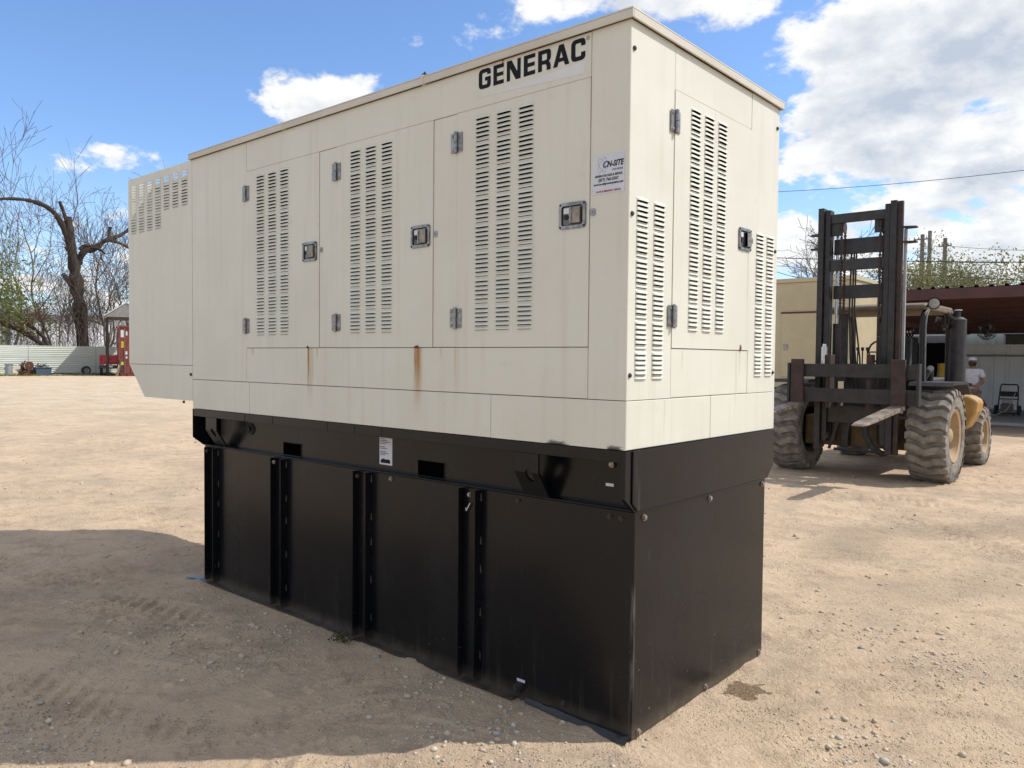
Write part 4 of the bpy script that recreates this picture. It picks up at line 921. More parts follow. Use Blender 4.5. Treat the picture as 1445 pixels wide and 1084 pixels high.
ribbed(-4.72, 6.5, 29.6, 0.06, 3.35, 0.30, 0.03, palew, 'wall', RBD); ribbed(-14, -8.1, 29.6, 0.0, 3.35, 0.30, 0.03, palew, 'wall', RBD); ribbed(-8.1, -4.8, 29.6, 2.62, 3.35, 0.30, 0.03, palew, 'wall', RBD)
wb(MB().box(-14, 6.5, 29.61, 36, 0.05, 3.36).box(-14, 6.5, 29.3, 36.4, 3.361, 3.45), 'roof', [mat('pale_green_roof', (0.40, 0.50, 0.44), rough=0.4)], RBD)
wb(MB().box(-4.80, -4.73, 29.53, 29.60, 0.05, 3.35).box(-8.16, -8.09, 29.53, 29.60, 0.05, 3.35), 'trim', green, RBD)
lt = wb(MB().box(-8.085, -4.81, 29.5, 29.6, 2.36, 2.615), 'lintel', mat('grey_paint', (0.32, 0.32, 0.33), rough=0.5), RBD)
wb(MB().box(-8.08, -4.82, 29.56, 29.605, 0.06, 2.355), 'doorway', dark, RBD); wb(MB().box(-6.25, -6.18, 29.5, 29.555, 0.06, 2.355), 'door_post', slabm, RBD)
wn = wb(MB().box(-3.25, 1.2, 29.5, 29.56, 2.16, 2.62), 'window', mat('dark_glass', (0.015, 0.016, 0.018), rough=0.15), RBD)
wb(MB().box(-3.30, 1.25, 29.47, 29.56, 2.62, 2.66), 'window_frame', steel_b, RBD)
# white sheet-metal screen wall in front of it
SW = thing('screen_wall', (-3, 28, 0), 'off-white ribbed metal screen wall with top rail under the shed', 'wall')
whitew = mat('offwhite_sheet', (0.80, 0.80, 0.79), (0.74, 0.74, 0.73), rough=0.55, scale=0.9)
a = -4.70
while a < 6.3:        # individual sheets
    pr = [(a+0.004, 0), (a+0.36, 0), (a+0.375, -0.035), (a+0.415, -0.035), (a+0.43, 0), (a+0.446, 0)]
    vs = [(p, 28+q, z) for z in (0.10, 2.20) for p, q in pr]; m_ = len(pr)
    wb(MB().add(vs, [(i, i+1, m_+i+1, m_+i) for i in range(m_-1)]), 'sheet', whitew, SW); a += 0.45
wb(MB().box(-4.72, 6.3, 27.94, 28.06, 2.202, 2.26), 'cap', whitew, SW, bevel=0.006); wb(MB().box(-4.70, 6.3, 27.86, 27.955, 1.86, 1.92), 'rail', mat('grey_rail', (0.26, 0.26, 0.27), rough=0.5), SW)
wb(MB().box(-4.72, 6.3, 27.9, 28.1, 0.0, 0.10), 'sill', slabm, SW)

# things under the shed
o = MB().box(-6.30, -4.85, 23.6, 24.5, 0.07, 2.42).build('storage_cabinet', [steel_b], bevel=0.02)
rt_ = thing('storage_cabinet', (-5.6, 23.6, 0.07), 'tall black steel cabinet in the shade under the red shed', 'cabinet')
rel(o, rt_); o.name = 'cabinet_body'
for xx in (-6.26, -5.56): rel(MB().box(xx, xx+0.66, 23.56, 23.598, 0.15, 2.36).build('cabinet_door', steel_d, bevel=0.008), rt_)
for xx in (-5.66, -5.50): rel(MB().tube([(xx, 23.54, 1.1), (xx, 23.54, 1.35)], 0.015, 6).build('handle', chrome), rt_)
wr = thing('wire_coil', (-5.3, 23.9, 2.42), 'roll of shiny wire lying on the black cabinet', 'wire coil')
mb = MB()
for k in range(7):
    mb.tube([(-5.45+k*0.09, 23.95+0.16*math.cos(R(t_)), 2.60+0.16*math.sin(R(t_))) for t_ in range(0, 361, 24)], 0.022, 5)
rel(mb.build('coil', chrome, smooth=True), wr)
def drum(name, c, r, h, m_, label, cat):
    root = thing(name, c, label, cat)
    rel(MB().lathe([(0, 0), (0, r), (h*0.32, r), (h*0.33, r*1.04), (h*0.35, r), (h*0.65, r), (h*0.66, r*1.04), (h*0.68, r), (h*0.98, r), (h, r*1.03), (h, r*0.96), (h*0.985, r*0.94), (h*0.985, 0)], c, 'z', 24).build('body', m_, smooth=True), root)
    rel(MB().lathe([(h*0.985, 0.03), (h*1.01, 0.03), (h*1.01, 0)], (c[0]+r*0.6, c[1], c[2]), 'z', 10).build('bung', steel_d), root)
q = ony(1334, 536, 23.0)
drum('oil_drum', (q.x, 23.0, 0.07), 0.30, 0.95, mat('blue_drum', (0.03, 0.06, 0.22), rough=0.4), 'blue drum standing in the shade behind the forklift muffler', 'drum')
q = ony(1337, 517, 24.2)
drum('plastic_jug', (q.x-0.1, 24.2, 1.0), 0.17, 0.62, mat('yellow_plastic', (0.55, 0.36, 0.03), rough=0.4), 'yellow plastic jug on the workbench behind the muffler', 'jug')
WBn = thing('workbench', (-4.0, 24.3, 0.07), 'cluttered steel workbench in the dark under the shed', 'workbench')
rel(MB().box(-4.85, -3.30, 23.9, 24.7, 0.94, 1.0).build('bench_top', steel_d, bevel=0.01), WBn)
for xx in (-4.8, -3.40):
    for yy in (23.95, 24.6): rel(MB().box(xx, xx+0.06, yy, yy+0.06, 0.07, 0.94).build('leg', steel_d), WBn)
for k, (xx, sz, c_, lab, cat) in enumerate(((-4.55, (0.34, 0.3, 0.22), (0.30, 0.03, 0.03), 'red tool box on the workbench beside the yellow jug', 'toolbox'), (-4.12, (0.22, 0.25, 0.34), (0.06, 0.07, 0.20), 'dark blue carton on the workbench', 'carton'))):
    rr_ = thing(['tool_box', 'carton'][k], (xx, 24.3, 1.0), lab, cat)
    rel(MB().box(xx-sz[0]/2, xx+sz[0]/2, 24.15, 24.15+sz[1], 1.001, 1.0+sz[2]).build('body', mat('box_col_%d' % k, c_, rough=0.5), bevel=0.015), rr_)
    rel(MB().tube([(xx-0.08, 24.3, 1.0+sz[2]), (xx-0.06, 24.3, 1.04+sz[2]), (xx+0.06, 24.3, 1.04+sz[2]), (xx+0.08, 24.3, 1.0+sz[2])], 0.012, 6).build('handle', steel_d), rr_)
q = ony(1383, 571, 24.0)
rc = thing('fuel_can', (q.x, 24.0, 0.07), 'red plastic fuel can on the slab right of the standing man', 'fuel can')
rel(MB().box(q.x-0.16, q.x+0.16, 23.85, 24.1, 0.071, 0.46).build('body', mat('red_plastic', (0.42, 0.015, 0.02), rough=0.35), bevel=0.04, seg=3), rc)
rel(MB().tube([(q.x-0.05, 23.97, 0.44), (q.x-0.14, 23.97, 0.58)], 0.025, 8).build('spout', rubber_d, smooth=True), rc)
rel(MB().tube([(q.x-0.02, 23.97, 0.46), (q.x+0.0, 23.97, 0.53), (q.x+0.10, 23.97, 0.53), (q.x+0.13, 23.97, 0.46)], 0.018, 8).build('handle', MATS['red_plastic'], smooth=True), rc)

def drum_fan(c, r, label, yaw):
    root = thing('drum_fan', c, label, 'fan'); Mx = Matrix.Translation(c) @ Matrix.Rotation(yaw, 4, 'Z') @ Matrix.Rotation(R(14), 4, 'X')
    def tr(pts): return [Mx @ Vector(p) for p in pts]
    mb = MB()
    for dy, rr_ in ((-0.10, 0.35), (-0.09, 0.62), (-0.07, 0.85), (-0.04, 1.0), (0.05, 1.0), (0.08, 0.75)):
        mb.tube(tr([(r*rr_*math.cos(R(a)), dy, r*rr_*math.sin(R(a))) for a in range(0, 361, 15)]), 0.008, 5)
    for a in range(0, 360, 20):
        mb.tube(tr([(0.1*r*math.cos(R(a)), -0.10, 0.1*r*math.sin(R(a))), (0.8*r*math.cos(R(a)), -0.08, 0.8*r*math.sin(R(a))), (r*math.cos(R(a)), -0.03, r*math.sin(R(a))), (r*math.cos(R(a)), 0.05, r*math.sin(R(a)))]), 0.005, 4)
    rel(mb.build('cage', steel_d), root)
    for k in range(3):
        mb = MB(); vs = []
        for i in range(5):
            for j in range(2):
                a = R(120*k+j*55+i*6); rr_ = r*(0.18+0.68*i/4); vs.append(Mx @ Vector((rr_*math.cos(a), (j-0.5)*0.09, rr_*math.sin(a))))
        mb.add(vs, [(i*2, i*2+1, i*2+3, i*2+2) for i in range(4)]); o = mb.build('blade', mat('fan_blade', (0.34, 0.34, 0.33), rough=0.4), smooth=True); rel(o, root)
        q_ = o.modifiers.new('s', 'SOLIDIFY'); q_.thickness = 0.01
    rel(MB().tube(tr([(0, -0.09, 0), (0, 0.24, 0)]), 0.085, 12).build('motor', steel_b, smooth=True), root)
    rel(MB().tube([Mx @ Vector((0, 0.18, 0)), Vector((c[0], c[1]+0.15, roof_z(c[1])-0.1))], 0.02, 6).build('hanger', steel_d), root)
drum_fan(tuple(ony(1392, 466, 22.5)), 0.27, 'round wire-cage fan hanging under the shed above the screen wall', R(-25))
drum_fan(tuple(ony(1333, 453, 21.2)), 0.30, 'dark wire-cage fan hanging above the forklift muffler', R(20))

# pressure washer
q = ony(1421, 574, 25.0); PX, PY = q.x, 25.0
PW = thing('pressure_washer', (PX, PY, 0.07), 'small wheeled pressure washer with black frame by the screen wall', 'pressure washer')
mb = MB()
for sx in (-1, 1): mb.tube([(PX+sx*0.24, PY-0.25, 0.14), (PX+sx*0.25, PY+0.1, 0.16), (PX+sx*0.25, PY+0.22, 0.55), (PX+sx*0.23, PY+0.32, 0.93)], 0.02, 8)
mb.tube([(PX-0.23, PY+0.32, 0.93), (PX-0.20, PY+0.33, 0.99), (PX+0.20, PY+0.33, 0.99), (PX+0.23, PY+0.32, 0.93)], 0.022, 8); mb.tube([(PX-0.24, PY-0.25, 0.14), (PX+0.24, PY-0.25, 0.14)], 0.02, 8); mb.tube([(PX-0.25, PY+0.22, 0.55), (PX+0.25, PY+0.22, 0.55)], 0.018, 8)
rel(mb.build('frame', steel_b, smooth=True), PW)
rel(MB().box(PX-0.22, PX+0.22, PY+0.24, PY+0.30, 0.62, 0.78).build('gun_panel', rubber_d, bevel=0.01), PW)
rel(MB().box(PX-0.15, PX+0.15, PY-0.18, PY+0.14, 0.20, 0.42).build('engine', mat('engine_grey', (0.18, 0.10, 0.09), (0.08, 0.06, 0.06), rough=0.5, scale=20), bevel=0.03), PW)
rel(MB().box(PX-0.13, PX+0.13, PY-0.14, PY+0.10, 0.425, 0.52).build('fuel_tank', mat('offwhite_plastic', (0.45, 0.42, 0.38), rough=0.5), bevel=0.03), PW)
for sx in (-1, 1):
    rel(MB().lathe([(-0.04, 0.05), (-0.045, 0.13), (-0.02, 0.15), (0.02, 0.15), (0.045, 0.13), (0.04, 0.05)], (PX+sx*0.30, PY+0.1, 0.22), 'x', 20).build('wheel', rubber_d, smooth=True), PW)
    rel(MB().box(PX+sx*0.22-0.02, PX+sx*0.22+0.02, PY-0.24, PY-0.18, 0.072, 0.16).build('foot', rubber_d), PW)
rel(MB().tube([(PX+0.22, PY-0.1, 0.75), (PX+0.16, PY-0.25, 0.5), (PX+0.05, PY-0.32, 0.25), (PX-0.2, PY-0.5, 0.09), (PX-0.6, PY-0.9, 0.085), (PX-0.75, PY-0.6, 0.085), (PX-0.4, PY-0.25, 0.3)], 0.013, 6).build('hose', mat('pale_hose', (0.42, 0.40, 0.36), rough=0.5), smooth=True), PW)

# ------------------------------------------------------------------ person under the shed edge
def skin_body(name, verts, edges, radii, m_, root, sub=2, rootv=0):
    me = bpy.data.meshes.new(name); me.from_pydata(verts, edges, []); me.materials.append(m_)
    o = bpy.data.objects.new(name, me); COL.objects.link(o)
    md = o.modifiers.new('skin', 'SKIN'); md.use_smooth_shade = True
    for i, r in enumerate(radii):
        sv = me.skin_vertices[0].data[i]; sv.radius = r if hasattr(r, '__len__') else (r, r); sv.use_root = (i == rootv)
    sb_ = o.modifiers.new('sub', 'SUBSURF'); sb_.levels = sub; sb_.render_levels = sub
    rel(o, root); return o
pq = ony(1372, 540, 20.2); AX, AY, AZ = pq.x, 20.2, 0.0
PR = thing('person', (AX, AY, AZ), 'bearded man in white T-shirt and cap standing beyond the forklift muffler', 'person')
def L(x, y, z): return (AX+x, AY+y, AZ+z)       # faces -y
skinm = mat('skin', (0.22, 0.115, 0.075), (0.18, 0.09, 0.06), rough=0.55); shirt = mat('white_cotton', (0.50, 0.50, 0.52), (0.40, 0.40, 0.42), rough=0.9, scale=9, bstr=0.3)
trous = mat('tan_trousers', (0.20, 0.165, 0.12), (0.15, 0.12, 0.09), rough=0.9, scale=9)
bv = [L(0, 0, .95), L(0, 0, 1.12), L(0, .01, 1.30), L(0, .01, 1.44), L(0, 0, 1.52), L(0, -.015, 1.60), L(0, -.02, 1.68), L(0, -.01, 1.745),
      L(-.17, .01, 1.42), L(-.235, -.02, 1.16), L(-.12, -.22, 1.06), L(-.04, -.27, 1.08), L(.17, .01, 1.42), L(.24, -.01, 1.16), L(.13, -.21, 1.05), L(.05, -.28, 1.07),
      L(-.10, 0, .88), L(-.115, -.01, .50), L(-.125, .02, .10), L(-.135, -.13, .045), L(.10, 0, .88), L(.13, -.03, .50), L(.16, -.01, .10), L(.19, -.15, .045)]
be = [(0, 1), (1, 2), (2, 3), (3, 4), (4, 5), (5, 6), (6, 7), (3, 8), (8, 9), (9, 10), (10, 11), (3, 12), (12, 13), (13, 14), (14, 15), (0, 16), (16, 17), (17, 18), (18, 19), (0, 20), (20, 21), (21, 22), (22, 23)]
br = [(.15, .11), (.14, .10), (.16, .11), (.13, .09), (.058, .058), (.078, .092), (.080, .098), (.05, .06), .062, .045, .034, .030, .062, .045, .034, .030, .088, .062, .045, .04, .088, .062, .045, .04]
skin_body('body', bv, be, br, skinm, PR)
sv = [L(0, 0, .93), L(0, 0, 1.12), L(0, .01, 1.30), L(0, .01, 1.445), L(-.185, .01, 1.425), L(-.235, -.01, 1.25), L(.185, .01, 1.425), L(.24, -.005, 1.25), L(0, .0, 1.505)]
skin_body('t_shirt', sv, [(0, 1), (1, 2), (2, 3), (3, 4), (4, 5), (3, 6), (6, 7), (3, 8)], [(.185, .145), (.170, .13), (.185, .135), (.15, .105), (.085, .085), (.080, .080), (.085, .085), (.080, .080), (.068, .068)], shirt, PR)
tv = [L(0, 0, .96), L(-.10, 0, .86), L(-.115, -.01, .50), L(-.125, .015, .09), L(.10, 0, .86), L(.13, -.03, .50), L(.16, -.01, .09)]
skin_body('trousers', tv, [(0, 1), (1, 2), (2, 3), (0, 4), (4, 5), (5, 6)], [(.165, .125), .112, .085, .075, .112, .085, .075], trous, PR)
for sx, fx_ in ((-1, -.04), (1, .05)):      # hands: palm, four fingers, thumb
    hv = [L(fx_, -.27, 1.075), L(fx_-sx*.035, -.31, 1.085)]; hed = [(0, 1)]; hr = [(.026, .036), (.024, .038)]
    for k in range(4):
        b0 = len(hv); z = 1.112-k*.018; ln_ = (.036, .042, .040, .030)[k]
        hv += [L(fx_-sx*.05, -.325, z), L(fx_-sx*.06-sx*ln_*.5, -.325, z-.004), L(fx_-sx*.055-sx*ln_, -.305, z-.008)]; hed += [(1, b0), (b0, b0+1), (b0+1, b0+2)]; hr += [.010, .0095, .008]
    b0 = len(hv); hv += [L(fx_-sx*.012, -.30, 1.115), L(fx_-sx*.03, -.325, 1.135)]; hed += [(0, b0), (b0, b0+1)]; hr += [.012, .010]
    skin_body('hand', hv, hed, hr, skinm, PR, 1)
rel(MB().box(AX-.035, AX+.045, AY-.335, AY-.325, 1.06, 1.13).build('phone', rubber_d, bevel=0.004), PR)
# face
hairm = mat('dark_hair', (0.018, 0.013, 0.011), rough=0.8)
rel(MB().lathe([(-.012, .011), (-.02, .006), (-.022, 0)], (AX, AY-.112, 1.645), 'y', 8).build('nose', skinm, smooth=True), PR)
for sx in (-1, 1):
    rel(MB().lathe([(0, .010), (-.006, .008), (-.008, 0)], (AX+sx*.032, AY-.100, 1.672), 'y', 10).build('eye', hairm, smooth=True), PR)
    rel(MB().lathe([(-.012, .0), (-.012, .028), (.012, .024), (.012, 0)], (AX+sx*.083, AY-.005, 1.655), 'x', 10).build('ear', skinm, smooth=True), PR)
bm_ = MB(); vs = []
for i in range(9):
    a = R(-100+i*25)
    for (z, rr_) in ((1.655, .083), (1.61, .088), (1.575, .080), (1.555, .055)): vs.append((AX+rr_*math.sin(a)*1.0, AY-.02-rr_*math.cos(a)*1.12, z))
bm_.add(vs, [(i*4+j, i*4+j+1, (i+1)*4+j+1, (i+1)*4+j) for i in range(8) for j in range(3)]); o = bm_.build('beard', hairm, smooth=True); rel(o, PR); q = o.modifiers.new('s', 'SOLIDIFY'); q.thickness = .014
rel(MB().box(AX-.022, AX+.022, AY-.119, AY-.113, 1.603, 1.612).build('mouth', skinm), PR)
capm = mat('pale_cap', (0.50, 0.51, 0.54), (0.40, 0.41, 0.44), rough=0.8)
cp = rel(MB().lathe([(1.705, .094), (1.74, .094), (1.775, .078), (1.79, .045), (1.795, 0)], (AX, AY-.015, 0), 'z', 20).build('cap', capm, smooth=True), PR)
rel(MB().add([(AX+.085*math.sin(R(a)), AY-.015-.085*math.cos(R(a)), 1.715) for a in range(-75, 76, 15)]+[(AX+.095*math.sin(R(a)), AY-.06-.145*math.cos(R(a)), 1.700) for a in range(-75, 76, 15)], [(i, i+1, 12+i, 11+i) for i in range(10)]).build('cap_peak', MATS['dusty_rubber'], smooth=True), PR)
for (cx, ty) in ((-.135, -.06), (.185, -.08)):
    rel(MB().box(AX+cx-.05, AX+cx+.05, AY+ty-.13, AY+ty+.13, 0.001, .10).build('boot', rubber_d, bevel=0.035, seg=3), PR)

# ------------------------------------------------------------------ trees
bark = mat('dark_bark', (0.065, 0.046, 0.035), (0.030, 0.022, 0.018), rough=0.95, scale=3, bstr=0.9, bdist=0.05, stretch=(3, 3, 0.6))
bark_l = mat('pale_bark', (0.20, 0.165, 0.13), (0.11, 0.09, 0.072), rough=0.95, scale=3)
twig_m = mat('twig_bark', (0.135, 0.105, 0.082), (0.085, 0.066, 0.052), rough=0.95)
def leaf_mat(name, c1, c2):
    m_ = bpy.data.materials.new(name); m_.use_nodes = True; nt = NT(m_.node_tree)
    pos = nt.n('ShaderNodeNewGeometry').outputs['Position']
    col = nt.mix(nt.ss(nt.noise(pos, 1.6, 3), 0.3, 0.7), c1, c2)
    d1 = nt.n('ShaderNodeBsdfDiffuse'); d2 = nt.n('ShaderNodeBsdfTranslucent'); nt.put(d1.inputs[0], col); nt.put(d2.inputs[0], col)
    mx = nt.n('ShaderNodeMixShader'); mx.inputs[0].default_value = 0.35
    nt.t.links.new(d1.outputs[0], mx.inputs[1]); nt.t.links.new(d2.outputs[0], mx.inputs[2]); nt.t.links.new(mx.outputs[0], nt.n('ShaderNodeOutputMaterial').inputs[0]); return m_
leaf_g = leaf_mat('olive_leaves', (0.23, 0.26, 0.09), (0.12, 0.155, 0.055)); leaf_p = leaf_mat('spring_leaves', (0.27, 0.27, 0.13), (0.17, 0.175, 0.085)); leaf_b = leaf_mat('dead_leaves', (0.16, 0.055, 0.030), (0.10, 0.05, 0.03))
grass_m = leaf_mat('grass_blades', (0.14, 0.18, 0.045), (0.22, 0.20, 0.08))
def grow(mb, rng, p, d, ln, r, lev, P, tips):
    seg = max(2, int(ln/P.get('seg', 0.6))); pts = [p.copy()]; rad = [r]; dirs = [d.copy()]
    for i in range(seg):
        j = Vector(rng.normal(0, 1, 3))*P.get('wob', 0.16)
        d = (d+j+Vector((0, 0, P.get('up', 0.06)))).normalized(); p = p+d*(ln/seg)
        pts.append(p.copy()); rad.append(max(r*(1-0.78*(i+1)/seg), P.get('rmin', 0.010))); dirs.append(d.copy())
    mb.tube(pts, rad, 7 if lev == 0 else (5 if lev == 1 else 3), 0 if lev < 2 else 1, cap=False)
    if lev >= P['levels']: tips.append(pts[-1]); tips.append(pts[len(pts)//2]); return
    nb = P['n'][lev]
    for k in range(nb):
        t = P.get('t0', 0.3)+(1-P.get('t0', 0.3))*(k+rng.random())/nb if lev == 0 else 0.15+0.85*(k+rng.random())/nb
        i = min(int(t*seg), seg-1); q = pts[i].lerp(pts[i+1], t*seg-i); base_d = dirs[i]
        side = Vector(rng.normal(0, 1, 3)); side = (side-base_d*side.dot(base_d)).normalized()
        a = R(rng.uniform(*P.get('ang', (28, 60)))); nd = (base_d*math.cos(a)+side*math.sin(a)).normalized()
        grow(mb, rng, q, nd, ln*rng.uniform(*P.get('lf', (0.40, 0.66)))*(1-0.35*t if lev == 0 else 1), rad[i]*rng.uniform(0.45, 0.65), lev+1, P, tips)
def leaves(tips, rng, per, spread, size, m_, root, name='crown', flat=0.7):
    T = np.array([t[:] for t in tips]); n = len(T)*per
    c = np.repeat(T, per, 0)+rng.normal(0, 1, (n, 3))*spread*np.array([1, 1, flat])
    a = rng.normal(0, 1, (n, 3)); a /= np.linalg.norm(a, axis=1)[:, None]; b = rng.normal(0, 1, (n, 3)); b -= a*(a*b).sum(1)[:, None]; b /= np.linalg.norm(b, axis=1)[:, None]
    s_ = size*rng.uniform(0.6, 1.3, n)[:, None]
    vs = np.stack([c-a*s_, c-b*s_*0.45, c+a*s_, c+b*s_*0.45], 1).reshape(-1, 3); fs = np.arange(n*4).reshape(-1, 4)
    o = mesh_np(name, vs, fs, m_); rel(o, root); return o
def make_tree(name, base, ht, r, label, seed, P, leaf=None, group=None, lean=(0, 0), stems=1, m_=None):
    rng = np.random.default_rng(seed); root = thing(name, base, label, 'tree', group); tips = []
    tr = MB(); b = Vector(base)
    for s_ in range(stems):
        off = Vector((rng.normal(0, .25), rng.normal(0, .25), -0.1)) if stems > 1 else Vector((0, 0, -0.1))
        d = Vector((lean[0]+(rng.normal(0, .16) if stems > 1 else 0), lean[1]+(rng.normal(0, .16) if stems > 1 else 0), 1)).normalized()
        grow(tr, rng, b+off, d, ht*(1 if s_ == 0 else rng.uniform(.6, .95)), r*(1 if s_ == 0 else .75), 0, P, tips)
    # limbs apart from the fine twigs
    f0 = [i for i, q in enumerate(tr.m) if q == 0]; f1 = [i for i, q in enumerate(tr.m) if q == 1]
    def sub(fi):
        m2 = MB(); used = sorted({v for i in fi for v in tr.f[i]}); mp = {v: k for k, v in enumerate(used)}
        m2.v = [tr.v[v] for v in used]; m2.f = [tuple(mp[v] for v in tr.f[i]) for i in fi]; m2.m = [0]*len(fi); return m2
    rel(sub(f0).build('trunk', m_ or bark_l, smooth=True), root)
    if leaf:
        lv = leaves(tips, rng, *leaf[:3], leaf[3], root)
        if f1: o = sub(f1).build('twigs', twig_m); rel(o, root); o['kind'] = 'stuff'
    else: rel(sub(f1).build('crown', twig_m), root)
    return root
bareP = dict(levels=3, n=[9, 6, 4], seg=0.55, wob=0.13, up=0.07, rmin=0.017, ang=(25, 55), t0=0.25)

# ---- far left: the great broken tree behind the fence
BT = thing('broken_tree', tuple(onx(117, 529, -72)), 'massive dark broken-topped tree trunk rising behind the pale fence', 'tree')
def LP(u, v, x=-72.0): return onx(u, v, x)
PXM = 70.0/FPX
tr = MB(); rngT = np.random.default_rng(21); tips = []
def limb(pts, wpx, n=9):
    P_ = [LP(*p) if len(p) == 2 else LP(*p) for p in pts]
    # resample smoothly
    out = []; rad = []
    for i in range(len(P_)-1):
        for k in range(5):
            t = k/5; p0, p1, p2, p3 = P_[max(i-1, 0)], P_[i], P_[i+1], P_[min(i+2, len(P_)-1)]
            out.append(0.5*((2*p1)+(p2-p0)*t+(2*p0-5*p1+4*p2-p3)*t*t+(3*p1-p0-3*p2+p3)*t**3)); rad.append((wpx[i]*(1-t)+wpx[i+1]*t)*PXM/2*(1+0.14*rngT.normal()))
    out.append(P_[-1]); rad.append(wpx[-1]*PXM/2); tr.tube(out, rad, n); return out
limb([(118, 533), (117, 488), (113, 440), (108, 405), (104, 370), (99, 335), (95, 308)], [22, 18, 17, 16, 14, 11, 8], 12)
la = limb([(106, 385), (98, 345), (88, 318), (76, 300), (60, 289), (35, 282), (0, 281), (-40, 288)], [9, 9, 8, 7, 6, 5, 4, 3])
limb([(97, 320), (90, 300), (84, 284)], [6, 5, 4]); limb([(101, 345), (93, 325), (89, 312)], [6, 5, 3]); limb([(107, 375), (100, 358), (92, 348)], [8, 6, 4]); limb([(112, 425), (102, 405), (89, 386)], [9, 8, 6]); limb([(103, 340), (99, 320), (98, 306)], [8, 7, 6])
ra = limb([(110, 372, -72), (118, 356, -71.5), (133, 351, -71.5), (150, 339, -71), (170, 332, -71), (190, 318, -71)], [10, 9, 8, 7, 6, 5])
rb = limb([(112, 352, -71.8), (122, 347, -71.5), (140, 352, -71), (148, 358, -71)], [5, 5, 4, 2]); limb([(153, 338, -71), (154, 327, -71), (156, 321, -71)], [4, 4, 5])
rc_ = limb([(152, 339, -71), (168, 343, -71), (185, 352, -71)], [5, 4, 3])
rel(tr.build('trunk', bark, smooth=True), BT)
tw = MB(); P2 = dict(levels=1, n=[7, 4], seg=0.4, wob=0.16, up=0.10, rmin=0.010, t0=0.2, ang=(20, 50))
for arr, cnt, ln_ in ((la, 9, 2.0), (ra, 12, 3.0), (rb, 5, 1.8), (rc_, 6, 2.0)):
    for k in range(cnt):
        p = arr[rngT.integers(3, len(arr))]; grow(tw, rngT, p, Vector((rngT.normal(0, .4), rngT.normal(0, .4), 1)).normalized(), ln_*rngT.uniform(.6, 1.3), 0.035, 1, dict(P2, levels=2, n=[0, 6, 3]), tips)
grow(tw, rngT, LP(103, 312), Vector((0, .25, 1)).normalized(), 5.0, 0.05, 1, dict(P2, levels=2, n=[0, 10, 4]), tips)
for k in range(105):      # epicormic shoots round the lower bole
    u = rngT.uniform(88, 140); grow(tw, rngT, LP(u, rngT.uniform(430, 489), -71.2), Vector((rngT.normal(0, .3), rngT.normal(0, .35), 1)).normalized(), rngT.uniform(1.2, 3.4), 0.03, 1, dict(P2, levels=2, n=[0, 5, 3], wob=0.22), tips)
rel(tw.build('crown', twig_m), BT)

for k, (u, x, ht, r, seed, lab, st_) in enumerate((
    (16, -74, 14.2, 0.13, 31, 'slender bare grey tree at the far left edge', 1),
    (54, -73, 15.0, 0.12, 35, 'tall thin bare tree left of the broken trunk', 1),
    (150, -73, 12.5, 0.17, 33, 'bare many-stemmed tree just right of the broken trunk', 3),
    (176, -74, 14.5, 0.16, 34, 'bare branchy tree half hidden by the exhaust hood', 2),
    (80, -82, 11.0, 0.12, 37, 'thin bare tree behind the long arching limb', 2))):
    b = onx(u, 529, x); make_tree('bare_tree', (b.x, b.y, 0), ht, r, lab, seed, bareP, None, 'bare trees behind the pale fence', stems=st_)
evP = dict(levels=3, n=[8, 6, 3], seg=0.5, wob=0.2, up=0.0, rmin=0.012, ang=(40, 80), t0=0.3)
b = onx(10, 529, -70.5); make_tree('evergreen_tree', (b.x, b.y, 0), 7.8, 0.16, 'leafy olive-green tree at the far left behind the fence', 41, evP, (9, .35, .15, leaf_g))
b = onx(-35, 529, -71); make_tree('evergreen_tree', (b.x, b.y, 0), 10, 0.2, 'taller leafy green tree cut off by the left picture edge', 42, evP, (7, .4, .16, leaf_g))
b = onx(60, 529, -74); make_tree('evergreen_tree', (b.x, b.y, 0), 6.6, 0.12, 'thin leafy green tree between the bare trunks', 43, evP, (4, .4, .13, leaf_g))
# leaning dead limb over the fence
FL = thing('fallen_limb', tuple(onx(72, 495, -70)), 'thick dead limb leaning down behind the fence with reddish leaves', 'fallen limb')
tr = MB(); limb([(-20, 440, -70), (5, 455, -70), (25, 464, -70), (45, 476, -70), (72, 494, -69)], [9, 8, 8, 7, 6]); limb([(20, 440, -70), (40, 458, -70), (58, 472, -70), (70, 490, -69)], [3, 4, 5, 5]); limb([(50, 425, -70), (58, 450, -69.5), (74, 492, -69.5)], [1.5, 2, 2])
rel(tr.build('branch', bark, smooth=True), FL)
tips = []; tw = MB()
for k in range(26):
    p = onx(rngT.uniform(10, 62), rngT.uniform(445, 478), -69.6); grow(tw, rngT, p, Vector((rngT.normal(0, .6), rngT.normal(0, .7), .5)).normalized(), rngT.uniform(.7, 1.6), .03, 1, dict(P2, levels=2, n=[0, 4, 2]), tips)
rel(tw.build('twigs', twig_m), FL)['kind'] = 'stuff'; leaves(tips, rngT, 2, .25, .10, leaf_b, FL, 'dead_leaves')
# scrubby undergrowth along the back of the fence
tw = MB(); tips = []
for k in range(105):
    u = rngT.uniform(-5, 190); p = onx(u, 529, -77+rngT.uniform(-2, 2)); p.z = 0
    grow(tw, rngT, p, Vector((rngT.normal(0, .3), rngT.normal(0, .3), 1)).normalized(), rngT.uniform(2.4, 5.6), .03, 1, dict(P2, levels=2, n=[0, 6, 3], wob=.2), tips)
o = tw.build('undergrowth', twig_m); tag(o, 'tangle of leafless brown brush along the back of the fence', 'undergrowth', kind='stuff')

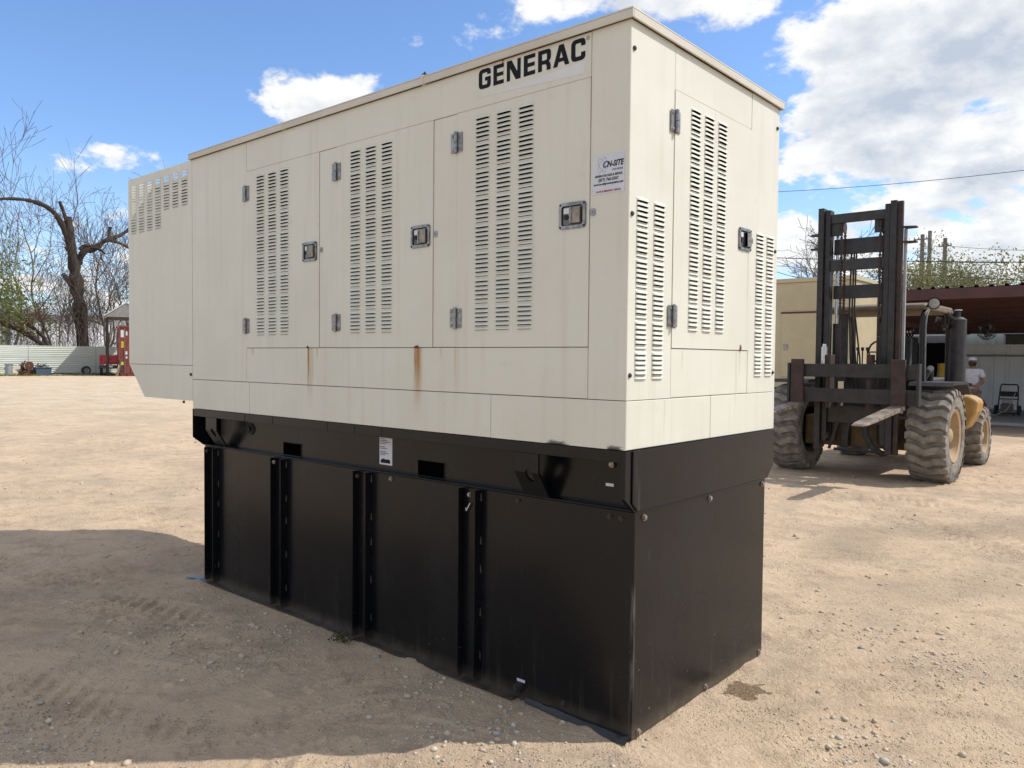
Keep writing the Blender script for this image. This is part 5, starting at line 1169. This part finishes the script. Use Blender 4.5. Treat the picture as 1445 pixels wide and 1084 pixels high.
# ---- fence of horizontal ribbed sheets
FN = thing('sheet_fence', (-67, 18, 0), 'low pale green fence of horizontal ribbed metal sheets at the back of the yard', 'fence')
fenm = mat('pale_green_sheet', (0.66, 0.685, 0.61), (0.56, 0.59, 0.52), rough=0.5, scale=0.8, stretch=(1, 0.3, 2)); rngF = random.Random(4)
for i in range(5):
    y = 4.0
    while y < 33:
        z0_ = 0.04+i*0.45; pr = []; n_ = 3
        for k in range(n_): pr += [(z0_+k*0.15, 0), (z0_+k*0.15+0.09, 0), (z0_+k*0.15+0.11, 0.035), (z0_+k*0.15+0.135, 0.035)]
        pr += [(z0_+0.447, 0)]
        dx_ = rngF.uniform(-.012, .012)+(0.02 if i % 2 else 0); vs = [(-67+dx_+q, yy, z) for yy in (y, y+4.98) for z, q in pr]; m_ = len(pr)
        o = rel(MB().add(vs, [(k, k+1, m_+k+1, m_+k) for k in range(m_-1)]).build('sheet', fenm), FN); y += 5.0
for y in range(4, 34, 5): rel(MB().box(-67.14, -67.05, y-.05, y+.05, 0, 2.3).build('post', steel_d), FN)

# ---- long white ribbed building behind the trees
WBD = thing('white_warehouse', (-88, 26, 0), 'long low white ribbed metal building behind the bare trees', 'building')
whm = mat('white_sheet_wall', (0.66, 0.68, 0.72), (0.58, 0.60, 0.64), rough=0.5, scale=0.4)
ht_ = onx(100, 445, -88).z
ribbed(2, 60, -88, 0, ht_, 0.55, -0.07, whm, 'wall', WBD, axis='y')
rel(MB().prism([(2, 0), (60, 0), (60, ht_), (2, ht_)], -88.3, -88.1, 'x').build('wall', whm), WBD)
rel(MB().add([(-87.6, 1.6, ht_), (-87.6, 60.4, ht_), (-97, 60.4, ht_+1.0), (-97, 1.6, ht_+1.0)], [(0, 1, 2, 3)]).build('roof', mat('grey_roof_sheet', (0.42, 0.43, 0.44), rough=0.4)), WBD)
rel(MB().box(-87.7, -87.55, 1.6, 60.4, ht_-.12, ht_+.02).build('gutter', mat('grey_paint2', (0.34, 0.34, 0.35), rough=0.5)), WBD)
GR = thing('vent_pipe', tuple(onx(10, 440, -76)), 'grey domed vent pipe among the leaves at the far left', 'vent pipe')
b = onx(10, 432, -76); rel(MB().lathe([(0, .22), (b.z-.5, .22), (b.z-.5, .40), (b.z+.35, .42), (b.z+.7, .25), (b.z+.78, 0)], (b.x, b.y, 0), 'z', 16).build('pipe', mat('dull_zinc', (0.36, 0.38, 0.41), rough=0.5, metal=0.4), smooth=True), GR)

# ---- carport with the red container and trailer bed
cz0, cz1 = onx(146, 446, -61), onx(175, 428, -61)
CPt = thing('carport', (-60.9, cz0.y, 0), 'tall grey gabled metal carport beside the exhaust hood', 'carport')
yr, ze, zr = cz1.y, cz0.z, cz1.z; hw = cz1.y-cz0.y; gm = mat('carport_grey', (0.26, 0.26, 0.25), (0.20, 0.20, 0.19), rough=0.5); wm = mat('carport_white', (0.62, 0.63, 0.64), rough=0.4)
for s_ in (-1, 1):
    ye = yr+s_*hw
    rel(MB().add([(-60.8, yr, zr), (-60.8, ye, ze), (-67.8, ye, ze), (-67.8, yr, zr), (-60.8, yr, zr+.08), (-60.8, ye, ze+.08), (-67.8, ye, ze+.08), (-67.8, yr, zr+.08)], [(0, 1, 2, 3), (4, 5, 6, 7), (0, 1, 5, 4), (2, 3, 7, 6), (1, 2, 6, 5)]).build('roof_slope', wm), CPt)
    for xx in (-61.0, -64.2, -66.6): rel(MB().tube([(xx, yr+s_*(hw-.25), 0), (xx, yr+s_*(hw-.25), ze)], .06, 8).build('post', steel_d, smooth=True), CPt)
rel(MB().prism([(yr-hw+.1, ze-.05), (yr, zr-.03), (yr+hw-.1, ze-.05)], -60.9, -60.85, 'x').build('gable_panel', gm), CPt)
rel(MB().prism([(yr-hw+.1, ze-.05), (yr, zr-.03), (yr+hw-.1, ze-.05)], -67.7, -67.65, 'x').build('gable_panel', gm), CPt)
ct, cb = onx(167, 459, -60), onx(190, 459, -60)
CN = thing('shipping_container', (-60, ct.y, 0), 'rusty red shipping container with warning labels beside the carport', 'container')
crm = mat('container_red', (0.22, 0.045, 0.028), (0.13, 0.030, 0.020), rough=0.65, scale=1.6, bstr=.1); cy0, cy1, czt = ct.y, ct.y+2.5, ct.z
rel(MB().box(-66.0, -60.12, cy0+.06, cy1-.06, .1, czt-.06).build('body', crm), CN)
for y in (cy0, cy1-.14): rel(MB().box(-60.14, -60.0, y, y+.14, .02, czt).build('corner_post', crm), CN)
for z in (.02, czt-.16): rel(MB().box(-60.13, -60.01, cy0+.141, cy1-.141, z, z+.15).build('cross_rail', crm), CN)
for y in (cy0+.15, (cy0+cy1)/2+.01):
    dr = rel(MB().box(-60.115, -60.07, y, y+(cy1-cy0)/2-.17, .19, czt-.18).build('door', crm), CN)
    for k in (.28, .75): rel(MB().tube([(-60.04, y+k, .2), (-60.04, y+k, czt-.2)], .022, 6).build('lock_rod', bolt_m), CN)
for (u0_, v0_, u1_, v1_, m_) in ((169.8, 466, 174, 476, white_vinyl), (170.2, 482, 174, 491, mat('yellow_label', (0.55, 0.40, 0.03), rough=.5)), (176, 496, 178.5, 500.5, white_vinyl), (176.5, 503, 178.5, 506, white_vinyl), (176.5, 468, 178.6, 473.5, white_vinyl)):
    a, b = onx(u0_, v1_, -60.03), onx(u1_, v0_, -60.03); rel(MB().box(-60.067, -60.05, a.y, b.y, a.z, b.z).build('label_sheet', m_), CN)
a, b = onx(140.5, 514.5, -61.5), onx(168.5, 501.5, -61.5); ty0, ty1, tz0, tz1 = a.y, b.y, a.z, b.z
TB = thing('truck_bed_trailer', (-61.5, ty0, 0), 'red pickup bed trailer with black bumper backed up beside the container', 'trailer')
tred = mat('truck_red', (0.36, 0.012, 0.022), (0.28, 0.01, 0.018), rough=.35, scale=1)
rel(MB().box(-64.3, -61.56, ty0, ty1, tz0, tz1).build('bed', tred, bevel=.04, seg=3), TB)
tg = rel(MB().box(-61.555, -61.48, ty0+.14, ty1-.14, tz0+.03, tz1-.01).build('tailgate', tred, bevel=.03), TB)
rel(MB().box(-61.478, -61.46, (ty0+ty1)/2-.12, (ty0+ty1)/2+.12, tz0+.36, tz0+.46).build('handle', steel_b), TB); rel(MB().box(-61.478, -61.468, ty0+.3, ty1-.3, tz0+.14, tz0+.18).build('trim', steel_b), TB)
for y in (ty0+.01, ty1-.13): rel(MB().box(-61.56, -61.47, y, y+.12, tz0+.12, tz1-.12).build('tail_light', mat('tail_light_red', (0.28, .01, .01), rough=.2), bevel=.01), TB)
bp = rel(MB().box(-61.6, -61.35, ty0-.05, ty1+.05, tz0-.30, tz0-.04).build('bumper', steel_b, bevel=.03), TB); rel(MB().box(-61.348, -61.34, (ty0+ty1)/2-.15, (ty0+ty1)/2+.15, tz0-.22, tz0-.08).build('number_plate', white_vinyl), TB)
for y in (ty0+.02, ty1-.24): rel(MB().lathe([(0, .12), (0, .30), (.04, .34), (.18, .34), (.22, .30), (.22, .12)], (-62.9, y, .34) if False else (-62.9, y, .34), 'y', 24).build('wheel', rubber_d, smooth=True), TB)

for q_ in (CPt, CN, TB): q_.rotation_euler.z = R(-21)

# ---- junk along the fence
def on_ground(u, x): b = onx(u, 528, x); return b.y
y = on_ground(12.6, -65.5); r0 = thing('metal_bin', (-65.5, y, 0), 'upright grey cylindrical bin at the far left foot of the fence', 'bin')
rel(MB().lathe([(0, 0), (0, .24), (.1, .25), (.80, .25), (.82, .30), (.88, .30), (.88, .24), (.80, .22), (.80, 0)], (-65.5, y, 0), 'z', 18).build('body', MATS['dull_zinc'], smooth=True), r0)
mb = MB(); mb.tube([(-65.5, y-.25, .6), (-65.5, y-.33, .5), (-65.5, y-.25, .4)], .02, 5); rel(mb.build('handle', steel_d), r0)
def mound(name, u, x, L_, H_, D_, m_, label, cat, seed):
    y = on_ground(u, x); rng = np.random.default_rng(seed); bm = bmesh.new(); bmesh.ops.create_icosphere(bm, subdivisions=3, radius=1)
    for v in bm.verts:
        n_ = 1+.22*math.sin(v.co.x*5+seed)*math.cos(v.co.y*4)+.1*rng.normal(); v.co = Vector((x+v.co.x*D_*n_, y+v.co.y*L_*n_, max(-.03, v.co.z*H_*n_)))
    me = bpy.data.meshes.new(name); bm.to_mesh(me); bm.free(); me.materials.append(m_); o = bpy.data.objects.new(name, me); COL.objects.link(o); tag(o, label, cat)
mound('rubble_pile', 26, -65.9, .95, .62, .5, mat('pale_rubble', (.52, .46, .37), (.42, .36, .28), rough=.95, scale=3, bstr=.5, bdist=.05), 'pale heap of sand and rubble against the fence', 'rubble', 1)
y = on_ground(34.5, -64.6); r0 = thing('rusty_pot', (-64.6, y, 0), 'squat rusty iron pot in front of the rubble heap', 'pot')
rel(MB().lathe([(0, 0), (0, .22), (.12, .36), (.24, .36), (.27, .40), (.31, .40), (.31, .34), (.2, .3), (.1, 0)], (-64.6, y, 0), 'z', 18).build('body', rustm, smooth=True), r0); rel(MB().tube([(-64.6, y-.38, .27), (-64.6, y-.46, .33), (-64.6, y-.38, .36)], .025, 5).build('handle', rustm), r0)
y = on_ground(36, -65.6); r0 = thing('scrap_machine', (-65.6, y, 0), 'rusty tangle of scrap machinery leaning on the fence', 'scrap machine')
mb = MB(); rg = random.Random(9)
for k in range(16): mb.tube([(-65.6+rg.uniform(-.3, .3), y+rg.uniform(-.45, .4), rg.uniform(.05, .5)), (-65.6+rg.uniform(-.3, .3), y+rg.uniform(-.4, .45), rg.uniform(.5, 1.15))], rg.uniform(.02, .05), 5)
rel(mb.build('frame', steel_r), r0); rel(MB().lathe([(0, .05), (0, .30), (.06, .32), (.10, .30), (.10, .05)], (-65.3, y+.15, .75), 'x', 16).build('flywheel', rustm, smooth=True), r0)
def flat_tyre(u, x, r, label, mat_rim, tilt):
    y = on_ground(u, x); root = thing('loose_tyre', (x, y, 0), label, 'tyre', 'loose tyres by the fence'); c = (x, y, r)
    rel(MB().lathe([(-.09, r*.60), (-.11, r*.80), (-.08, r*.97), (0, r), (.08, r*.97), (.11, r*.80), (.09, r*.60)], c, 'x', 28).build('tread', rubber_d, smooth=True), root)
    rel(MB().lathe([(.08, r*.62), (.05, r*.55), (.0, r*.45), (.0, r*.20), (.05, r*.18), (.05, 0)], c, 'x', 24).build('rim', mat_rim, smooth=True), root)
    for k in range(5):
        a = R(72*k); rel(MB().box(x-.005, x+.03, -.035, .035, 0, r*.5, M=Matrix.Translation((0, y, r)) @ Matrix.Rotation(a, 4, 'X')).build('spoke', mat_rim), root)
flat_tyre(121.5, -64.8, .36, 'black tyre on a grey spoked wheel leaning on the fence near the trailer', MATS['dull_zinc'], 0)
flat_tyre(44.5, -64.6, .25, 'small dark tyre beside the blue box at the fence', rustm, 0)
y = on_ground(60, -64.6); r0 = thing('blue_crate', (-64.6, y, 0), 'dark blue plastic crate on the ground by the fence', 'crate')
rel(MB().prism([(y-.50, .02), (y-.56, .56), (y+.56, .56), (y+.50, .02)], -65.0, -64.3, 'x').build('body', mat('crate_blue', (.055, .085, .13), rough=.5), bevel=.03), r0)
rel(MB().box(-65.05, -64.25, y-.60, y+.60, .562, .62).build('rim', MATS['crate_blue'], bevel=.01), r0)
mb = MB(); [mb.tube([(-64.7+rg.uniform(-.2, .2), y+rg.uniform(-.5, .5), .6), (-64.7+rg.uniform(-.3, .3), y+rg.uniform(-.5, .5), rg.uniform(.7, .95))], .03, 5) for k in range(14)]
o = mb.build('pipe_offcuts', steel_d); tag(o, 'short dark pipe offcuts heaped in the blue crate', 'pipes', kind='stuff')
y = on_ground(164, -60.6); r0 = thing('hand_cart', (-60.2, y, 0), 'black hand cart with yellow sticker in front of the red container', 'hand cart')
rel(MB().prism([(-59.2, .02), (-59.15, .10), (-60.2, 1.15), (-60.28, 1.10)], y-.10, y+.42, 'y').build('ramp_board', steel_d), r0) if False else None
rel(MB().box(-60.25, -59.95, y-.05, y+.5, .35, 1.25).build('body', steel_b, bevel=.03), r0); rel(MB().tube([(-60.1, y, .3), (-59.7, y-.05, .1)], .04, 6).tube([(-60.1, y+.45, .3), (-59.7, y+.45, .1)], .04, 6).build('leg', steel_d), r0)
rel(MB().box(-59.949, -59.935, y+.08, y+.28, .85, 1.10).build('sticker', MATS['yellow_label']), r0); rel(MB().add([(-59.93, y-.35, .02), (-59.5, y-.30, .02), (-59.95, y+.10, 1.0), (-59.98, y-.05, 1.0)], [(0, 1, 2, 3)]).build('leaning_board', tan), r0)
for yy in (y+.02, y+.42): rel(MB().lathe([(-.04, .04), (-.04, .16), (.04, .16), (.04, .04)], (-60.1, yy, .17), 'y', 16).build('wheel', rubber_d, smooth=True), r0)
y0_, y1_ = on_ground(72, -63.6), on_ground(153, -63.0)
o = MB().box(-63.7, -63.3, y0_, y1_, .06, .12).build('timber_plank', mat('grey_timber', (.30, .27, .22), (.22, .19, .15), rough=.9, scale=2), bevel=.01); tag(o, 'long grey timber plank lying on the grass before the fence', 'plank')
o = MB().box(-66.2, -65.9, on_ground(68, -66), on_ground(101, -66), .02, .16).build('steel_beam', rubber_d, bevel=.01); tag(o, 'dark steel beam lying along the foot of the shaded fence', 'beam')
rngG = np.random.default_rng(77); n = 5000
gx = -66.9+rngG.random(n)**1.6*4.2; gy = rngG.uniform(8, 30, n); keep = fbm(gx*1.0, gy, .5, 3) > -.05; gx, gy = gx[keep], gy[keep]; n = len(gx)
gh = rngG.uniform(.05, .20, n); ga = rngG.random(n)*6.28; gw = .05
vs = np.stack([np.stack([gx-gw*np.cos(ga), gy-gw*np.sin(ga), 0*gx], 1), np.stack([gx+gw*np.cos(ga), gy+gw*np.sin(ga), 0*gx], 1), np.stack([gx+rngG.normal(0, .06, n), gy+rngG.normal(0, .06, n), gh], 1)], 1).reshape(-1, 3)
o = mesh_np('grass', vs, np.arange(n*3).reshape(-1, 3), grass_m); tag(o, 'thin strip of green grass along the foot of the fence', 'grass', kind='stuff')

# ---- weed by the tank
WD = thing('weed', (-2.30*S, -0.02, 0), 'small dark green weed growing at the foot of the black tank', 'weed'); rg2 = np.random.default_rng(5)
b = Vector((-2.30*S, -0.01, 0.0)); tips = [b+Vector((rg2.normal(0, .035), rg2.normal(0, .03), .012+.02*rg2.random())) for k in range(34)]
leaves(tips, rg2, 2, .012, .012, leaf_mat('weed_leaves', (.05, .075, .025), (.09, .10, .04)), WD, 'leaf')
mb = MB(); [mb.tube([tuple(b), tuple(b+Vector((rg2.normal(0, .05), rg2.normal(0, .04), .03)))], .0012, 3) for k in range(18)]; rel(mb.build('stem', MATS['twig_bark']), WD)

# ------------------------------------------------------------------ trees, poles and wires behind the shed
spP = dict(levels=3, n=[8, 6, 4], seg=0.7, wob=0.17, up=0.06, rmin=0.014, ang=(30, 62), t0=0.22)
for k, (u, v, y, seed, lab, st_) in enumerate((
    (1412, 362, 62, 51, 'round-headed spring-green tree at the right edge above the red roof', 2),
    (1342, 368, 66, 52, 'hazy green tree left of the utility poles above the red roof', 2),
    (1296, 385, 60, 53, 'small loose green tree just right of the forklift mast', 2),
    (1378, 390, 70, 54, 'lower bushy green tree between the two bigger green trees', 2),
    (1470, 372, 66, 55, 'green tree cut off by the right picture edge', 2),
    (1232, 388, 64, 56, 'pale green tree seen between the mast rails', 2))):
    t_ = ony(u, v, y); make_tree('spring_tree', (t_.x, y, 0), t_.z*0.93, .16, lab, seed, spP, (12, .55, .11, leaf_p), 'green trees behind the shed', stems=st_)
t_ = ony(1137, 358, 58); make_tree('bare_tree', (t_.x, 58, 0), t_.z*.97, .14, 'bare grey tree above the tan generator roof', 57, dict(bareP, t0=.35), None, stems=2)
wood = mat('pole_wood', (.17, .16, .155), (.12, .11, .105), rough=.9)
def pole(u, vtop, y, r, label, arms):
    t_ = ony(u, vtop, y); root = thing('utility_pole', (t_.x, y, 0), label, 'utility pole')
    rel(MB().tube([(t_.x, y, 0), (t_.x, y, t_.z)], [r*1.25, r*.8], 10).build('pole', wood, smooth=True), root)
    for dz_, hl in arms:
        a_ = rel(MB().box(t_.x-hl, t_.x+hl, y-.09, y+.09, t_.z-dz_-.10, t_.z-dz_+.02).build('crossarm', wood), root)
        for s_ in (-1, -.5, .5, 1): rel(MB().lathe([(0, .07), (.12, .09), (.22, .05), (.24, 0)], (t_.x+s_*hl*.92, y, t_.z-dz_+.02), 'z', 8).build('insulator', MATS['dull_zinc'], smooth=True), root)
    return t_
p1 = pole(1302, 331, 95, .26, 'leftmost of the three tall utility poles above the red roof', [(.5, .9), (6.5, 2.2)])
p2 = pole(1312.5, 326, 100, .26, 'tallest slim utility pole, middle of three above the roof', [(7.5, 1.4)])
p3 = pole(1334, 336, 90, .24, 'rightmost utility pole of three, with insulators up its side', [(.8, .6), (2.6, .7), (4.4, .7)])
pole(1204, 363, 40, .13, 'short dark post standing behind the mast top rails', [])
wire_m = mat('wire_black', (.02, .02, .022), rough=.6)
def wire(pts, r, label, sag=.0):
    a, b = Vector(pts[0]), Vector(pts[1]); P_ = []
    for i in range(25):
        t = i/24; p = a.lerp(b, t); p.z -= sag*4*t*(1-t); P_.append(p)
    o = MB().tube(P_, r, 5).build('overhead_wire', wire_m, smooth=True); tag(o, label, 'wire', 'overhead wires')
wire((ony(1040, 273, 45), ony(1600, 220, 45)), .016, 'highest single wire crossing the clouds at right', .3)
wire((ony(1020, 361, 38), ony(1600, 370, 38)), .022, 'thick black cable running just above the green trees', .12)
wire((ony(1040, 371, 42), ony(1600, 402, 42)), .012, 'thin lower wire passing in front of the green trees', .1)
wire((ony(1060, 372, 30), ony(1165, 402, 30)), .012, 'short thin wire slanting down to the tan generator', .05)
wire((ony(1204, 366, 40), ony(1262, 420, 34)), .012, 'guy wire slanting right from the short post', 0)
for k, v in enumerate((346, 351, 358)): wire((p3+Vector((0, 0, -.8-1.7*k)), ony(1640, v, 88)), .022, 'utility wire leaving the rightmost pole, %s of three' % ('top', 'middle', 'bottom')[k], .5)
wire((p1+Vector((0, 0, -6.5)), p2+Vector((0, 0, -7.5))), .03, 'short wire linking the two left utility poles', .2)
wire((p2+Vector((0, 0, -7.5)), p3+Vector((0, 0, -2.6))), .03, 'wire between the middle and rightmost utility poles', .4)
wire((p1+Vector((0, 0, -6.5)), ony(1060, 352, 95)), .03, 'wire running left from the leftmost utility pole', 1.2)

# ------------------------------------------------------------------ far wood closing the yard behind the generator
rgW = np.random.default_rng(91); n = 16000
uu = rgW.uniform(205, 1075, n); dirs = np.array([ray(q_, 505)[:] for q_ in (205, 1075)])
th0, th1 = (math.atan2(d_[1], d_[0]) for d_ in dirs); th = th0+(th1-th0)*rgW.random(n); rr_ = rgW.uniform(115, 150, n)
top = 5.5+7.0*np.clip(fbm(th*60, rr_*0.02, 1.0, 4)+0.35, 0, 1)
cx, cy_, cz = CAM_P.x+rr_*np.cos(th), CAM_P.y+rr_*np.sin(th), top*rgW.random(n)**0.7
ctr = np.stack([cx, cy_, cz], 1); a_ = rgW.normal(0, 1, (n, 3)); a_ /= np.linalg.norm(a_, axis=1)[:, None]; b_ = np.cross(a_, rgW.normal(0, 1, (n, 3))); b_ /= np.linalg.norm(b_, axis=1)[:, None]
sz = rgW.uniform(.3, .8, n)[:, None]
vs = np.stack([ctr-a_*sz, ctr-b_*sz*.6, ctr+a_*sz, ctr+b_*sz*.6], 1).reshape(-1, 3); vs[:, 2] = np.maximum(vs[:, 2], 0.0)
o = mesh_np('far_wood', vs, np.arange(n*4).reshape(-1, 4), leaf_p); tag(o, 'distant belt of trees closing the yard beyond the generator', 'wood', kind='stuff')
